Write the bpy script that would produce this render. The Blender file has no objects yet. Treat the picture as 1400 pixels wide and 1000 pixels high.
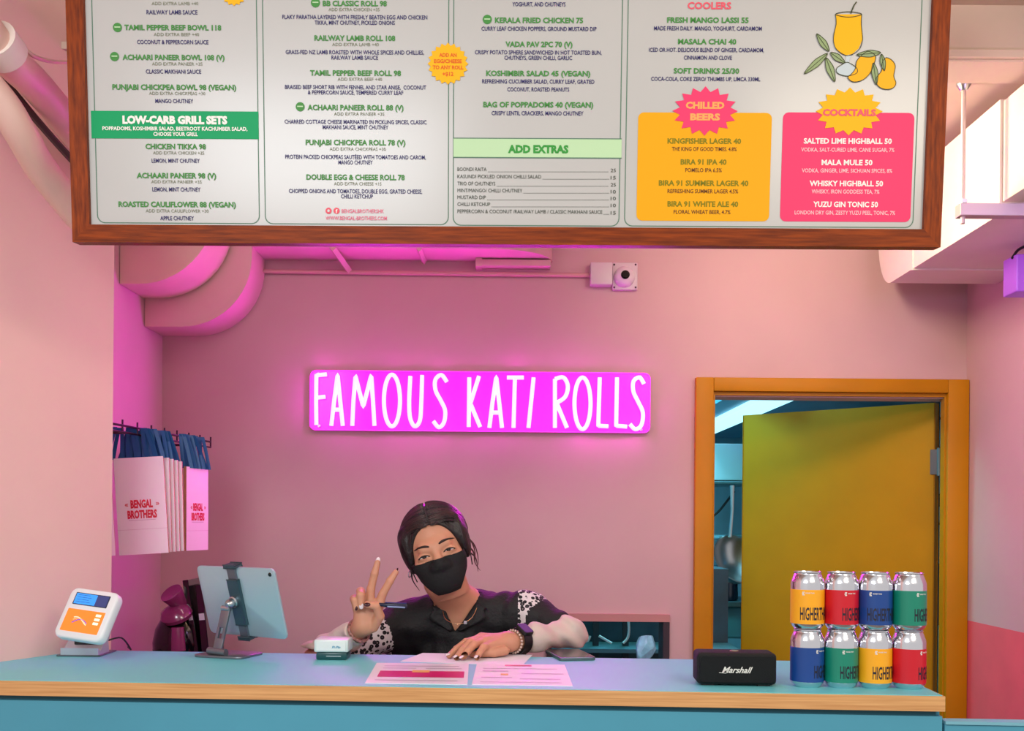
import bpy, bmesh, math, random
import numpy as np
from mathutils import Vector, Matrix
random.seed(7)
S = bpy.context.scene
COL = S.collection
R = math.radians

# ------------------------------------------------------------------ camera
F = 1400.0; HOR = 710.0; CZ = 1.48; ROLL = R(0.5)
cam = bpy.data.cameras.new('camera'); camo = bpy.data.objects.new('camera', cam); COL.objects.link(camo)
cam.sensor_width = 36.0; cam.lens = 36.0 * F / 1400.0; cam.shift_y = (HOR - 500) / 1400.0
cam.clip_start = 0.02; cam.clip_end = 60
camo.rotation_mode = 'XYZ'
camo.matrix_world = Matrix.Translation((0, 0, CZ)) @ Matrix.Rotation(R(90), 4, 'X') @ Matrix.Rotation(ROLL, 4, 'Z')
S.camera = camo
CR = camo.matrix_world.to_3x3()
RIGHT = CR @ Vector((1, 0, 0)); UP = CR @ Vector((0, 1, 0)); FWD = Vector((0, 1, 0))
CP = Vector((0, 0, CZ))
def ray(px, py): return RIGHT * ((px - 700) / F) + UP * ((HOR - py) / F) + FWD
def at(px, py, d): return CP + ray(px, py) * d                 # point at depth d
def onz(px, py, z):
    r = ray(px, py); return CP + r * ((z - CZ) / r.z)
def lin(c):
    c = c / 255.0
    return c / 12.92 if c <= 0.04045 else ((c + 0.055) / 1.055) ** 2.4
def rgb(t): return (lin(t[0]), lin(t[1]), lin(t[2]), 1.0)

# ------------------------------------------------------------------ world, lights, exposure
W = bpy.data.worlds.new('world'); S.world = W; W.use_nodes = True
bg = W.node_tree.nodes['Background']; bg.inputs[0].default_value = (1.0, 0.96, 0.94, 1); bg.inputs[1].default_value = 0.72
S.view_settings.view_transform = 'Standard'; S.view_settings.look = 'None'
S.view_settings.exposure = 0.0; S.view_settings.gamma = 1.0; S.view_settings.use_curve_mapping = False
def area(name, loc, target, size, sizey, power, col):
    l = bpy.data.lights.new(name, 'AREA'); l.shape = 'RECTANGLE'; l.size = size; l.size_y = sizey; l.energy = power; l.color = col
    o = bpy.data.objects.new(name, l); COL.objects.link(o); o.location = loc
    o.rotation_euler = (Vector(target) - Vector(loc)).to_track_quat('-Z', 'Y').to_euler(); return o
area('shop_light', (-0.9, -0.5, 2.6), (0.1, 2.6, 1.2), 1.1, 0.5, 36, (0.92, 0.97, 1.0))
area('shop_light', (1.3, 0.1, 2.62), (0.3, 2.4, 1.1), 0.9, 0.4, 19, (1.0, 0.88, 0.72))
area('counter_light', (-0.25, 2.55, 2.52), (0.0, 2.9, 1.0), 1.3, 0.12, 4.0, (1.0, 0.86, 0.78))
area('kitchen_light', (0.95, 4.9, 2.45), (0.95, 4.9, 0.5), 0.9, 0.9, 95, (0.30, 0.85, 1.0))
area('kitchen_light', (0.35, 4.05, 2.4), (1.1, 3.9, 1.2), 0.5, 0.3, 15, (0.25, 0.95, 0.75))  # extra green-cyan light added to tint the open door leaf
area('duct_spot', (0.62, 2.62, 2.5), (1.24, 2.95, 2.38), 0.12, 0.3, 11.0, (1.0, 0.9, 0.6))
area('side_fill', (1.30, 2.0, 2.28), (1.6, 2.9, 1.7), 0.25, 0.25, 5, (0.62, 0.45, 1.0))  # unseen purple light added to turn the right wall lilac

# ------------------------------------------------------------------ materials
MATS = {}
def mat(name, col, rough=0.6, metal=0.0, noise=0.0, nscale=8.0, bump=0.0, bscale=60.0, emis=None, estr=0.0, spec=0.5, coat=0.0, alpha=1.0, col2=None, stretch=None, trans=0.0, sheen=0.0):
    if name in MATS: return MATS[name]
    m = bpy.data.materials.new(name); m.use_nodes = True; nt = m.node_tree; b = nt.nodes['Principled BSDF']
    b.inputs['Base Color'].default_value = rgb(col); b.inputs['Roughness'].default_value = rough; b.inputs['Metallic'].default_value = metal
    b.inputs['Specular IOR Level'].default_value = spec; b.inputs['Coat Weight'].default_value = coat
    b.inputs['Alpha'].default_value = alpha; b.inputs['Transmission Weight'].default_value = trans
    b.inputs['Sheen Weight'].default_value = sheen
    if emis: b.inputs['Emission Color'].default_value = rgb(emis); b.inputs['Emission Strength'].default_value = estr
    if noise > 0 or bump > 0:
        tc = nt.nodes.new('ShaderNodeTexCoord'); mp = nt.nodes.new('ShaderNodeMapping')
        nt.links.new(tc.outputs['Object'], mp.inputs[0])
        if stretch: mp.inputs['Scale'].default_value = stretch
    if noise > 0:
        n = nt.nodes.new('ShaderNodeTexNoise'); n.inputs['Scale'].default_value = nscale; n.inputs['Detail'].default_value = 5
        nt.links.new(mp.outputs[0], n.inputs['Vector'])
        cr = nt.nodes.new('ShaderNodeValToRGB')
        c2 = col2 if col2 else tuple(max(0, c * (1 - noise)) for c in col)
        c1 = col if col2 else tuple(min(255, c * (1 + noise * 0.5)) for c in col)
        cr.color_ramp.elements[0].position = 0.3; cr.color_ramp.elements[0].color = rgb(c2)
        cr.color_ramp.elements[1].position = 0.7; cr.color_ramp.elements[1].color = rgb(c1)
        nt.links.new(n.outputs[0], cr.inputs[0]); nt.links.new(cr.outputs[0], b.inputs['Base Color'])
    if bump > 0:
        n2 = nt.nodes.new('ShaderNodeTexNoise'); n2.inputs['Scale'].default_value = bscale; n2.inputs['Detail'].default_value = 3
        nt.links.new(mp.outputs[0], n2.inputs['Vector'])
        bp_ = nt.nodes.new('ShaderNodeBump'); bp_.inputs['Strength'].default_value = bump; bp_.inputs['Distance'].default_value = 0.01
        nt.links.new(n2.outputs[0], bp_.inputs['Height']); nt.links.new(bp_.outputs[0], b.inputs['Normal'])
    MATS[name] = m; return m
PINKW = mat('pink_plaster', (206, 167, 172), 0.75, noise=0.03, nscale=2.5, bump=0.05, bscale=14)
PINKL = mat('pale_pink_plaster', (238, 196, 186), 0.75, noise=0.03, nscale=2.0, bump=0.05, bscale=14)
CORAL = mat('coral_paint', (232, 98, 112), 0.7, noise=0.03, bump=0.04, bscale=14)
CEIL = mat('ceiling_paint', (214, 190, 172), 0.8, noise=0.05, nscale=3)
DUCT = mat('duct_paint', (224, 184, 182), 0.6, noise=0.04, nscale=4)
PIPEM = mat('pipe_paint', (232, 190, 178), 0.5, noise=0.05, nscale=5)
ACW = mat('white_sheet_metal', (236, 222, 212), 0.5, noise=0.03, nscale=4)
TEAL = mat('teal_laminate', (76, 156, 180), 0.5, noise=0.04, nscale=3)
TEALD = mat('teal_shaded', (30, 88, 104), 0.7)  # teal darkened to hold the shade below the counter overhang
BLUETOP = mat('blue_laminate', (112, 206, 212), 0.45, noise=0.02, nscale=2)
PLY = mat('plywood_edge', (226, 172, 112), 0.55, noise=1, nscale=5, col2=(196, 138, 82), stretch=(1.2, 6, 45))
FRW = mat('stained_wood', (158, 70, 22), 0.45, noise=1, nscale=7, col2=(112, 42, 12), stretch=(3, 3, 3), bump=0.1, bscale=50)
OCHRE = mat('ochre_paint', (188, 122, 0), 0.5, spec=.25, noise=0.05, nscale=4)
FLOORM = mat('grey_floor', (130, 118, 110), 0.6, noise=0.1, nscale=6)
BLACK = mat('black_plastic', (18, 17, 19), 0.45)
BLACKR = mat('black_rubber', (12, 12, 13), 0.8, bump=0.3, bscale=900)
WHITEP = mat('white_plastic', (235, 236, 238), 0.35)
SILVER = mat('brushed_metal', (188, 190, 194), 0.3, 1.0)
STEEL = mat('dark_steel', (110, 118, 124), 0.35, 0.9)
PAPER = mat('white_paper', (232, 228, 236), 0.7)

# ------------------------------------------------------------------ helpers
ROOT = {}
def setp(o, label=None, cat=None, group=None, kind=None):
    if label: o['label'] = label
    if cat: o['category'] = cat
    if group: o['group'] = group
    if kind: o['kind'] = kind
    return o
def thing(name, label, cat, loc=(0, 0, 0), group=None):
    o = bpy.data.objects.new(name, None); COL.objects.link(o); o.location = loc; o.empty_display_size = 0.05
    ROOT[o.name] = Vector(loc); return setp(o, label, cat, group)
def obj(name, bm, m, parent=None, smooth=None, label=None, recalc=True, kind=None, origin=None):
    me = bpy.data.meshes.new(name)
    if isinstance(bm, bmesh.types.BMesh):
        if recalc: bmesh.ops.recalc_face_normals(bm, faces=bm.faces)
        bm.to_mesh(me); bm.free()
    else:
        v, f = bm
        if isinstance(f, np.ndarray):
            me.vertices.add(len(v)); me.vertices.foreach_set('co', np.asarray(v, dtype=np.float32).ravel())
            nf = len(f); me.loops.add(nf * 4); me.loops.foreach_set('vertex_index', f.astype(np.int32).ravel())
            me.polygons.add(nf); me.polygons.foreach_set('loop_start', np.arange(0, nf * 4, 4, dtype=np.int32))
            me.update(calc_edges=True); me.validate()
        else: me.from_pydata(v, [], f)
    o = bpy.data.objects.new(name, me); COL.objects.link(o)
    for mm in (m if isinstance(m, list) else [m]): me.materials.append(mm)
    if parent is not None:
        off = ROOT[parent.name]; me.transform(Matrix.Translation(-off)); o.parent = parent; ROOT[o.name] = off
    else:
        if origin is None:
            lo = Vector([min(v.co[i] for v in me.vertices) for i in range(3)]); hi = Vector([max(v.co[i] for v in me.vertices) for i in range(3)])
            origin = Vector(((lo.x + hi.x) / 2, (lo.y + hi.y) / 2, lo.z))
        me.transform(Matrix.Translation(-Vector(origin))); o.location = origin; ROOT[o.name] = Vector(origin)
    if smooth:
        me.shade_smooth()
        if smooth is not True: me.set_sharp_from_angle(angle=R(smooth))
    if label: o['label'] = label
    if kind: o['kind'] = kind
    return o
def struct(name, bm, m, parent=None, **k):
    return setp(obj(name, bm, m, parent, **k), kind='structure' if parent is None else None)
def B(): return bmesh.new()
def M4(M): return M if M is not None else Matrix.Identity(4)
def box(bm, x0, x1, y0, y1, z0, z1, bev=0, M=None, seg=2):
    r = bmesh.ops.create_cube(bm, size=1)
    vs = r['verts']
    for v in vs: v.co = Vector(((x0 + x1) / 2 + v.co.x * (x1 - x0), (y0 + y1) / 2 + v.co.y * (y1 - y0), (z0 + z1) / 2 + v.co.z * (z1 - z0)))
    if M is not None:
        for v in vs: v.co = M @ v.co
    if bev > 0:
        es = set(e for v in vs for e in v.link_edges)
        bmesh.ops.bevel(bm, geom=list(es), offset=bev, segments=seg, affect='EDGES', profile=0.5)
    return bm
def bx(*a, **k): return box(B(), *a, **k)
def cr(pts, n=6, closed=False):
    P = [Vector(p) for p in pts]; out = []; N = len(P)
    rng = N if closed else N - 1
    for i in range(rng):
        if closed: a, b, c, d = P[(i - 1) % N], P[i], P[(i + 1) % N], P[(i + 2) % N]
        else: a, b, c, d = P[max(i - 1, 0)], P[i], P[i + 1], P[min(i + 2, N - 1)]
        for j in range(n):
            t = j / n
            out.append(0.5 * ((2 * b) + (c - a) * t + (2 * a - 5 * b + 4 * c - d) * t * t + (-a + 3 * b - 3 * c + d) * t ** 3))
    if not closed: out.append(P[-1])
    return out
def tube(bm, pts, r, seg=8, closed=False, cap=True):
    P = [Vector(p) for p in pts]; n = len(P); rings = []
    rr = r if isinstance(r, (list, tuple)) else [r] * n
    prev = None
    for i, p in enumerate(P):
        if closed: t = (P[(i + 1) % n] - P[(i - 1) % n])
        else: t = P[min(i + 1, n - 1)] - P[max(i - 1, 0)]
        if t.length < 1e-9: t = Vector((0, 0, 1))
        t.normalize()
        if prev is None:
            a = Vector((0, 0, 1)) if abs(t.z) < 0.9 else Vector((1, 0, 0))
            u = t.cross(a).normalized()
        else:
            u = (prev - t * prev.dot(t)); u = u.normalized() if u.length > 1e-6 else t.orthogonal().normalized()
        prev = u; w = t.cross(u)
        rings.append([bm.verts.new(p + (u * math.cos(2 * math.pi * k / seg) + w * math.sin(2 * math.pi * k / seg)) * rr[i]) for k in range(seg)])
    m = n if closed else n - 1
    for i in range(m):
        A, C = rings[i], rings[(i + 1) % n]
        for k in range(seg): bm.faces.new((A[k], A[(k + 1) % seg], C[(k + 1) % seg], C[k]))
    if not closed and cap:
        bm.faces.new(rings[0][::-1]); bm.faces.new(rings[-1])
    return bm
def lathe(bm, prof, c=(0, 0, 0), seg=28, M=None):
    rings = []; c = Vector(c); M = M4(M)
    for (r, z) in prof:
        if r < 1e-6: rings.append([bm.verts.new(M @ (c + Vector((0, 0, z))))])
        else: rings.append([bm.verts.new(M @ (c + Vector((r * math.cos(2 * math.pi * k / seg), r * math.sin(2 * math.pi * k / seg), z)))) for k in range(seg)])
    for a, b in zip(rings, rings[1:]):
        for k in range(seg):
            k2 = (k + 1) % seg
            if len(a) == 1 and len(b) == 1: continue
            if len(a) == 1: bm.faces.new((a[0], b[k2], b[k]))
            elif len(b) == 1: bm.faces.new((a[k], a[k2], b[0]))
            else: bm.faces.new((a[k], a[k2], b[k2], b[k]))
    return bm
def rrect(w, h, r, n=5):
    out = []
    for (cx, cy, a0) in ((w / 2 - r, h / 2 - r, 0), (-w / 2 + r, h / 2 - r, 90), (-w / 2 + r, -h / 2 + r, 180), (w / 2 - r, -h / 2 + r, 270)):
        for i in range(n + 1):
            a = R(a0 + 90 * i / n); out.append((cx + r * math.cos(a), cy + r * math.sin(a)))
    return out
def prism(bm, pts2, z0, z1, M=None, bev=0):
    """extrude a 2-D outline (local x,y) from z0 to z1 in the frame M"""
    M = M4(M); n = len(pts2)
    if bev > 0:
        cx = sum(p[0] for p in pts2) / n; cy = sum(p[1] for p in pts2) / n
        def sh(s):
            o = []
            for (x, y) in pts2:
                d = math.hypot(x - cx, y - cy); k = (d - s) / d if d else 1
                o.append((cx + (x - cx) * k, cy + (y - cy) * k))
            return o
        levels = [(sh(bev), z0), (sh(bev * .3), z0 + bev * .3), (pts2, z0 + bev), (pts2, z1 - bev), (sh(bev * .3), z1 - bev * .3), (sh(bev), z1)]
    else: levels = [(pts2, z0), (pts2, z1)]
    rings = [[bm.verts.new(M @ Vector((x, y, z))) for (x, y) in L] for (L, z) in levels]
    for a, b in zip(rings, rings[1:]):
        for k in range(n): bm.faces.new((a[k], a[(k + 1) % n], b[(k + 1) % n], b[k]))
    bm.faces.new(rings[0][::-1]); bm.faces.new(rings[-1]); return bm
def frame3(BL, BR, TL):
    """orthonormal frame of a slab given three corners: centre matrix, width, height (local z faces the viewer side)"""
    x = (BR - BL); w = x.length; x.normalize(); y = TL - BL; y -= x * y.dot(x); h = y.length; y.normalize(); n = x.cross(y)
    c = BL + x * w / 2 + y * h / 2
    return Matrix(((x.x, y.x, n.x, c.x), (x.y, y.y, n.y, c.y), (x.z, y.z, n.z, c.z), (0, 0, 0, 1))), w, h
_tc = {}
def text_mesh(body, bold=0.0, sx=1.0, shear=0.0):
    key = (body, bold, shear)
    if key not in _tc:
        cu = bpy.data.curves.new('t', 'FONT'); cu.body = body; cu.size = 1; cu.offset = bold; cu.resolution_u = 2; cu.shear = shear
        cu.fill_mode = 'BOTH'
        o = bpy.data.objects.new('t', cu); COL.objects.link(o)
        dg = bpy.context.evaluated_depsgraph_get(); me = bpy.data.meshes.new_from_object(o.evaluated_get(dg))
        V = [v.co.copy() for v in me.vertices]; Fc = [tuple(p.vertices) for p in me.polygons]
        bpy.data.objects.remove(o); bpy.data.curves.remove(cu); bpy.data.meshes.remove(me)
        _tc[key] = (V, Fc)
    return _tc[key]
def text_fit(body, w, h, fn, bold=0.02, shear=0.0):
    """lettering stretched to a w by h box centred on 0,0; fn maps local (x,y) to space"""
    V, Fc = text_mesh(body, bold, shear=shear)
    x0 = min(v.x for v in V); x1 = max(v.x for v in V)
    capH = 0.73
    y0 = 0.0; y1 = capH
    out = [fn((v.x - (x0 + x1) / 2) * w / (x1 - x0), (v.y - (y0 + y1) / 2) * h / (y1 - y0)) for v in V]
    return out, Fc

# ------------------------------------------------------------------ scene-wide dimensions
CT = CZ - 0.33                 # counter top height
YB = 3.6                       # back wall
XL, XR = -1.234, 1.594
ZC = CZ + 1.12                 # low ceiling behind the counter
ZC2 = CZ + 1.235               # shop ceiling

# ------------------------------------------------------------------ structure
struct('floor', bx(-2.6, 2.6, -2.5, 7.2, -0.1, 0), FLOORM)
hx0, hx1, hz0, hz1 = 0.129, 0.553, CZ - 0.62, CZ - 0.33
dx0, dx1, dz1 = 0.70, 1.56, CZ + 0.437
bm = B()
for (a, b, c, d) in ((XL - .1, hx0, 0, ZC), (hx0, hx1, 0, hz0), (hx0, hx1, hz1, ZC), (hx1, dx0, 0, ZC), (dx0, dx1, dz1, ZC), (dx1, XR + .1, 0, ZC)):
    box(bm, a, b, YB, YB + .1, c, d)
bmesh.ops.remove_doubles(bm, verts=bm.verts, dist=1e-4)
struct('wall_back', bm, PINKW)
struct('wall_left', bx(XL - .1, XL, 2.60, YB, 0, ZC), PINKW)
bm = B(); prism(bm, [(-1.004, 2.57), (-1.04, 2.6), (-1.34, 2.6), (-1.34, 2.45), (-1.9, 2.45), (-1.9, .9), (-1.75, .9), (-1.55, 1.35), (-1.24, 2.1), (-1.145, 2.29)], 0, ZC2)
struct('wall_left_pier', bm, PINKL)
struct('wall_right', bx(XR, XR + .1, 1.9, YB, CZ - .34, ZC), PINKW)
struct('wall_right_lower', bx(XR, XR + .1, 1.9, YB, 0, CZ - .34), CORAL)
bm = B(); box(bm, -1.34, 1.7, 2.56, YB + .1, ZC, ZC + .1)
struct('ceiling', bm, CEIL)
bm = B(); box(bm, -2.2, 2.2, 2.44, 2.56, CZ + 1.10, ZC2 + .05); box(bm, -2.2, 2.2, 2.425, 2.44, CZ + 1.105, CZ + 1.122)
struct('ceiling_beam', bm, CEIL)
struct('ceiling_front', bx(-2.2, 2.2, 1.0, 2.44, ZC2, ZC2 + .1), CEIL)

# door 1: ochre frame + leaf opening into the kitchen
d1 = thing('door_1', None, None, (1.1, YB, 0)); d1['kind'] = 'structure'
fx0, fx1, fz = 0.638, 1.592, CZ + .501
def fr(bm, x0, x1, zt, w, y0, y1):
    box(bm, x0, x0 + w, y0, y1, 0, zt); box(bm, x1 - w, x1, y0, y1, 0, zt); box(bm, x0 + w, x1 - w, y0, y1, zt - w, zt)
for nm, args in (('jamb', (fx0, fx0 + .062, YB - .03, YB - .001, 0, fz)), ('jamb', (fx1 - .074, fx1, YB - .03, YB - .001, 0, fz)), ('lintel', (fx0 + .062, fx1 - .074, YB - .03, YB - .001, fz - .048, fz))):
    obj(nm, bx(*args, bev=.003), OCHRE, d1, smooth=30)
bm = B(); box(bm, fx0 + .05, fx0 + .07, YB - .012, YB + .1, 0, fz - .06); box(bm, fx1 - .08, fx1 - .06, YB - .012, YB + .02, 0, fz - .06); box(bm, fx0 + .05, fx1 - .06, YB - .012, YB + .1, fz - .06, fz - .043); obj('door_stop', bm, OCHRE, d1)
hA = Vector((1.527, 3.71, 0)); hE = Vector((0.948, 4.21, 0)); dv = (hE - hA); L = dv.length; dv.normalize()
MD = Matrix.Translation(hA) @ Matrix(((dv.x, -dv.y, 0, 0), (dv.y, dv.x, 0, 0), (0, 0, 1, 0), (0, 0, 0, 1)))
lf = obj('door_leaf', bx(0, L, -.04, 0, .01, CZ + .432, bev=.003, M=MD), OCHRE, d1, smooth=30)
for z in (CZ + .22, CZ - .9):
    bm = B(); box(bm, -.016, .012, .001, .005, z - .045, z + .045, M=MD); tube(bm, [MD @ Vector((-.018, .002, z - .05)), MD @ Vector((-.018, .002, z + .05))], .007); obj('hinge', bm, STEEL, lf)

# serving hatch trim
HF = mat('hatch_frame', (140, 96, 96), 0.5)
bm = B(); box(bm, hx0 - .004, hx1 + .002, YB - .018, YB + .1, hz1 - .026, hz1); struct('trim_1', bm, mat('pink_trim', (190, 130, 130), .5))
bm = B(); box(bm, hx1 - .02, hx1 + .002, YB - .016, YB + .1, hz0, hz1 - .026); box(bm, hx0 - .004, hx0 + .014, YB - .016, YB + .1, hz0, hz1 - .026); struct('trim_2', bm, mat('dark_trim', (52, 36, 48), .5))
struct('trim_3', bx(hx0 - .004, hx1, YB - .05, YB + .1, hz0, hz0 + .11), HF)

# kitchen room
KW = mat('kitchen_wall', (130, 180, 196), .4, noise=.05)
KD = mat('kitchen_steel', (90, 130, 145), .35, .6)
KDARK = mat('kitchen_dark', (26, 40, 48), .5)
struct('wall_kitchen_back', bx(-.4, 2.7, 6.6, 6.7, 0, 2.7), KW)
struct('wall_kitchen_left', bx(-.5, -.4, 3.7, 6.7, 0, 2.7), KW)
struct('wall_kitchen_right', bx(2.6, 2.7, 3.7, 6.6, 0, 2.7), KW)
struct('ceiling_kitchen', bx(-.5, 2.7, 3.7, 6.7, 2.7, 2.8), KW)

# ------------------------------------------------------------------ counter
cFL = onz(0, 930.5, CT); cFR = onz(1292.5, 952, CT)
fdir = (cFR - cFL).normalized(); bdir = Vector((-fdir.y, fdir.x, 0))
cB1 = onz(200, 890.5, CT); cdepth = (cB1 - cFR).dot(bdir)
P0 = cFR - fdir * 2.62
MC = Matrix(((fdir.x, bdir.x, 0, cFR.x), (fdir.y, bdir.y, 0, cFR.y), (0, 0, 1, 0), (0, 0, 0, 1)))   # origin: front right corner
ctr = thing('service_counter', 'long service counter with pale blue top, plywood edge and teal front', 'counter', (0, 2.1, 0))
def inw(x, y, z): return MC @ Vector((x, y, z))
LX = -2.27
poly = [(0, 0), (0, cdepth), (-2.12, cdepth), (LX, 0)]
bm = B(); prism(bm, poly, CT - .030, CT - .0012, MC); obj('plywood_edge', bm, PLY, ctr)
bm = B(); prism(bm, [(-.004, .004), (-.004, cdepth - .002), (-2.12, cdepth - .002), (LX, .004)], CT - .0012, CT, MC); obj('counter_top', bm, BLUETOP, ctr)
obj('shade_strip', bx(LX, -.012, .016, .05, CT - .042, CT - .030, M=MC), TEALD, ctr)  # strip coloured dark as the overhang's shade
xs = [-2.27, .0]
for a, b in zip(xs, xs[1:]):
    obj('front_panel', bx(a + .001, b - .001, .012, .03, .08, CT - .0415, M=MC), TEAL, ctr)
obj('side_panel', bx(-.02, 0, .03, cdepth - .05, .08, CT - .031, M=MC), TEAL, ctr)
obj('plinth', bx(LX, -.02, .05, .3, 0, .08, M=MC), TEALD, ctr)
gate = thing('counter_gate', 'low teal gate panel to the right of the counter end', 'gate', inw(.2, .02, 0))
obj('gate_panel', bx(.004, .36, .012, .035, .06, CT - .056, bev=.002, M=MC), TEAL, gate)
obj('gate_cap', bx(.004, .36, .008, .04, CT - .056, CT - .050, M=MC), mat('gate_cap', (120, 180, 196), .5), gate)
obj('post', bx(.34, .37, .01, .04, 0, CT - .06, M=MC), TEAL, gate)

# ------------------------------------------------------------------ menu board
bBL = at(99, 331, 2.008); bBR = at(1286, 338, 1.992)
bx_ = (bBR - bBL).normalized(); tl = R(5)
nrm0 = Vector((bx_.y, -bx_.x, 0)).normalized()          # towards camera
by_ = (Vector((0, 0, 1)) * math.cos(tl) + nrm0 * math.sin(tl)); by_ = (by_ - bx_ * by_.dot(bx_)).normalized(); bn = bx_.cross(by_)
MB = Matrix(((bx_.x, by_.x, bn.x, bBL.x), (bx_.y, by_.y, bn.y, bBL.y), (bx_.z, by_.z, bn.z, bBL.z), (0, 0, 0, 1)))
MBi = MB.inverted()
def bl(px, py):                                  # board-plane coordinates of a picture point
    r = ray(px, py); t = (bBL - CP).dot(bn) / r.dot(bn); q = MBi @ (CP + r * t); return q.x, q.y
bw = (bBR - bBL).length; bh = 0.64; ft = 0.034; fd = 0.035
board = thing('menu_board', 'large wood-framed white menu board hanging above the counter', 'menu board', (bBL + bBR) / 2)
PANEL = mat('menu_panel', (192, 190, 187), .22, spec=.3, noise=.015, nscale=3)
obj('panel', bx(ft - .003, bw - ft + .003, ft - .003, bh - ft + .003, -.03, -.010, M=MB), PANEL, board)
def rail(pts): bm = B(); prism(bm, pts, -fd, 0, MB); return bm
def wood(nm, st):
    return mat(nm, (152, 64, 12), .45, spec=.15, noise=1, nscale=6, col2=(98, 36, 8), stretch=st, bump=.1, bscale=50)
WH = wood('stained_wood_h', (2, 30, 30)); WV = wood('stained_wood_v', (30, 30, 2))
obj('frame_rail', rail([(0, 0), (bw, 0), (bw - ft, ft), (ft, ft)]), WH, board)
obj('frame_rail', rail([(0, bh), (ft, bh - ft), (bw - ft, bh - ft), (bw, bh)]), WH, board)
obj('frame_rail', rail([(0, 0), (ft, ft), (ft, bh - ft), (0, bh)]), WV, board)
obj('frame_rail', rail([(bw, 0), (bw, bh), (bw - ft, bh - ft), (bw - ft, ft)]), WV, board)
obj('backing', bx(.01, bw - .01, .01, bh - .01, -.05, -.036, M=MB), FRW, board)
for u in (.25, bw - .25):
    p = MB @ Vector((u, bh, -.02)); bm = B(); tube(bm, [p, Vector((p.x, p.y, ZC2))], .004); obj('hanger_rod', bm, STEEL, board)
ZP = -.0095
def flat(pts, z, M=MB):
    bm = B(); bm.faces.new([bm.verts.new(M @ Vector((x, y, z))) for (x, y) in pts]); return bm
def ringf(o, i, z, M=MB):
    bm = B(); a = [bm.verts.new(M @ Vector((x, y, z))) for x, y in o]; b = [bm.verts.new(M @ Vector((x, y, z))) for x, y in i]
    n = len(a)
    for k in range(n): bm.faces.new((a[k], a[(k + 1) % n], b[(k + 1) % n], b[k]))
    return bm
def ink(nm, c): return mat('ink_' + nm, c, .5, spec=.2)
GRN = ink('green', (72, 140, 66)); GRND = ink('deep_green', (10, 158, 96)); NAVY = ink('navy', (52, 46, 104)); GREY = ink('olive_grey', (128, 134, 110)); LINE = ink('line', (96, 128, 108))
INKS = {'g': GRN, 'n': NAVY, 'e': GREY, 'w': ink('white', (244, 240, 232)), 'c': ink('coral', (232, 92, 108)), 'p': ink('rose', (236, 120, 146)), 'o': ink('peach', (255, 170, 96)),
        'k': ink('brown', (96, 52, 30)), 'm': ink('moss', (128, 122, 14)), 'l': ink('soft_green', (190, 222, 176)), 'r': ink('orange_red', (226, 96, 30)), 'h': ink('pale_pink', (255, 200, 206)),
        'y': ink('yellow', (246, 182, 10)), 'a': ink('amber', (240, 168, 0)), 'z': ink('pink', (240, 62, 110)), 'd': ink('dark', (70, 78, 66)), 'G': ink('add_green', (56, 150, 60))}
sc = 1.97 / 1400
def T(body, cx, cy, w, h, ik, bold=.02, parent=None, z=ZP + .0008, name='text_line'):
    u, v = bl(cx, cy); u2, _ = bl(cx + w / 2, cy); u1, _ = bl(cx - w / 2, cy); _, v2 = bl(cx, cy - h / 2); _, v1 = bl(cx, cy + h / 2)
    V, Fc = text_fit(body, u2 - u1, v2 - v1, lambda x, y: MB @ Vector((u + x, v + y, z)), bold)
    return obj(name, (V, Fc), INKS[ik], parent or board)
def rr_px(x0, y0, x1, y1, r):
    a = bl(x0, y1); b = bl(x1, y1); c = bl(x1, y0); d = bl(x0, y0); w = rrect(1, 1, .0001, 5)
    cx = (a[0] + b[0] + c[0] + d[0]) / 4; cy = (a[1] + b[1] + c[1] + d[1]) / 4
    W_, H_ = ((b[0] - a[0]) + (c[0] - d[0])) / 2, ((d[1] - a[1]) + (c[1] - b[1])) / 2
    return [(cx + x, cy + y) for x, y in rrect(W_, H_, r * sc, 5)]
# column borders (they run up behind the top edge of the picture)
for (x0, x1, yb) in ((125, 351, 304.5), (358, 613.5, 306), (619, 850.5, 308), (857, 1259, 309.5)):
    o_ = rr_px(x0, -78, x1, yb, 11); i_ = rr_px(x0 + 1.3, -76.7, x1 - 1.3, yb - 1.3, 10)
    obj('column_border', ringf(o_, i_, ZP), LINE, board)
# bands and boxes
g = obj('green_band', flat(rr_px(122, 150, 352, 188, .3), ZP + .0003), GRND, board)
T('LOW-CARB GRILL SETS', 237, 162, 144, 10.5, 'w', .06, g, ZP + .001)
T('POPPADOMS, KOSHIMBIR SALAD, BEETROOT KACHUMBER SALAD,', 237, 174, 199, 5.2, 'w', .03, g, ZP + .001)
T('CHOOSE YOUR GRILL', 238, 181.5, 61, 5.2, 'w', .03, g, ZP + .001)
g = obj('green_band', flat(rr_px(619.5, 188, 850.5, 214, .3), ZP + .0003), INKS['l'], board)
obj('band_rule', flat(rr_px(619.5, 187, 850.5, 188.3, .2), ZP + .0006), LINE, g); obj('band_rule', flat(rr_px(619.5, 213.4, 850.5, 214.8, .2), ZP + .0006), LINE, g)
T('ADD EXTRAS', 736, 202, 83, 10.5, 'G', .05, g, ZP + .001)
beer = obj('price_box', flat(rr_px(872, 152, 1055, 301, 8), ZP + .0003), INKS['a'], board, label='amber beer price box')
cock = obj('price_box', flat(rr_px(1070, 152, 1250, 302, 8), ZP + .0003), INKS['z'], board, label='pink cocktail price box')
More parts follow.
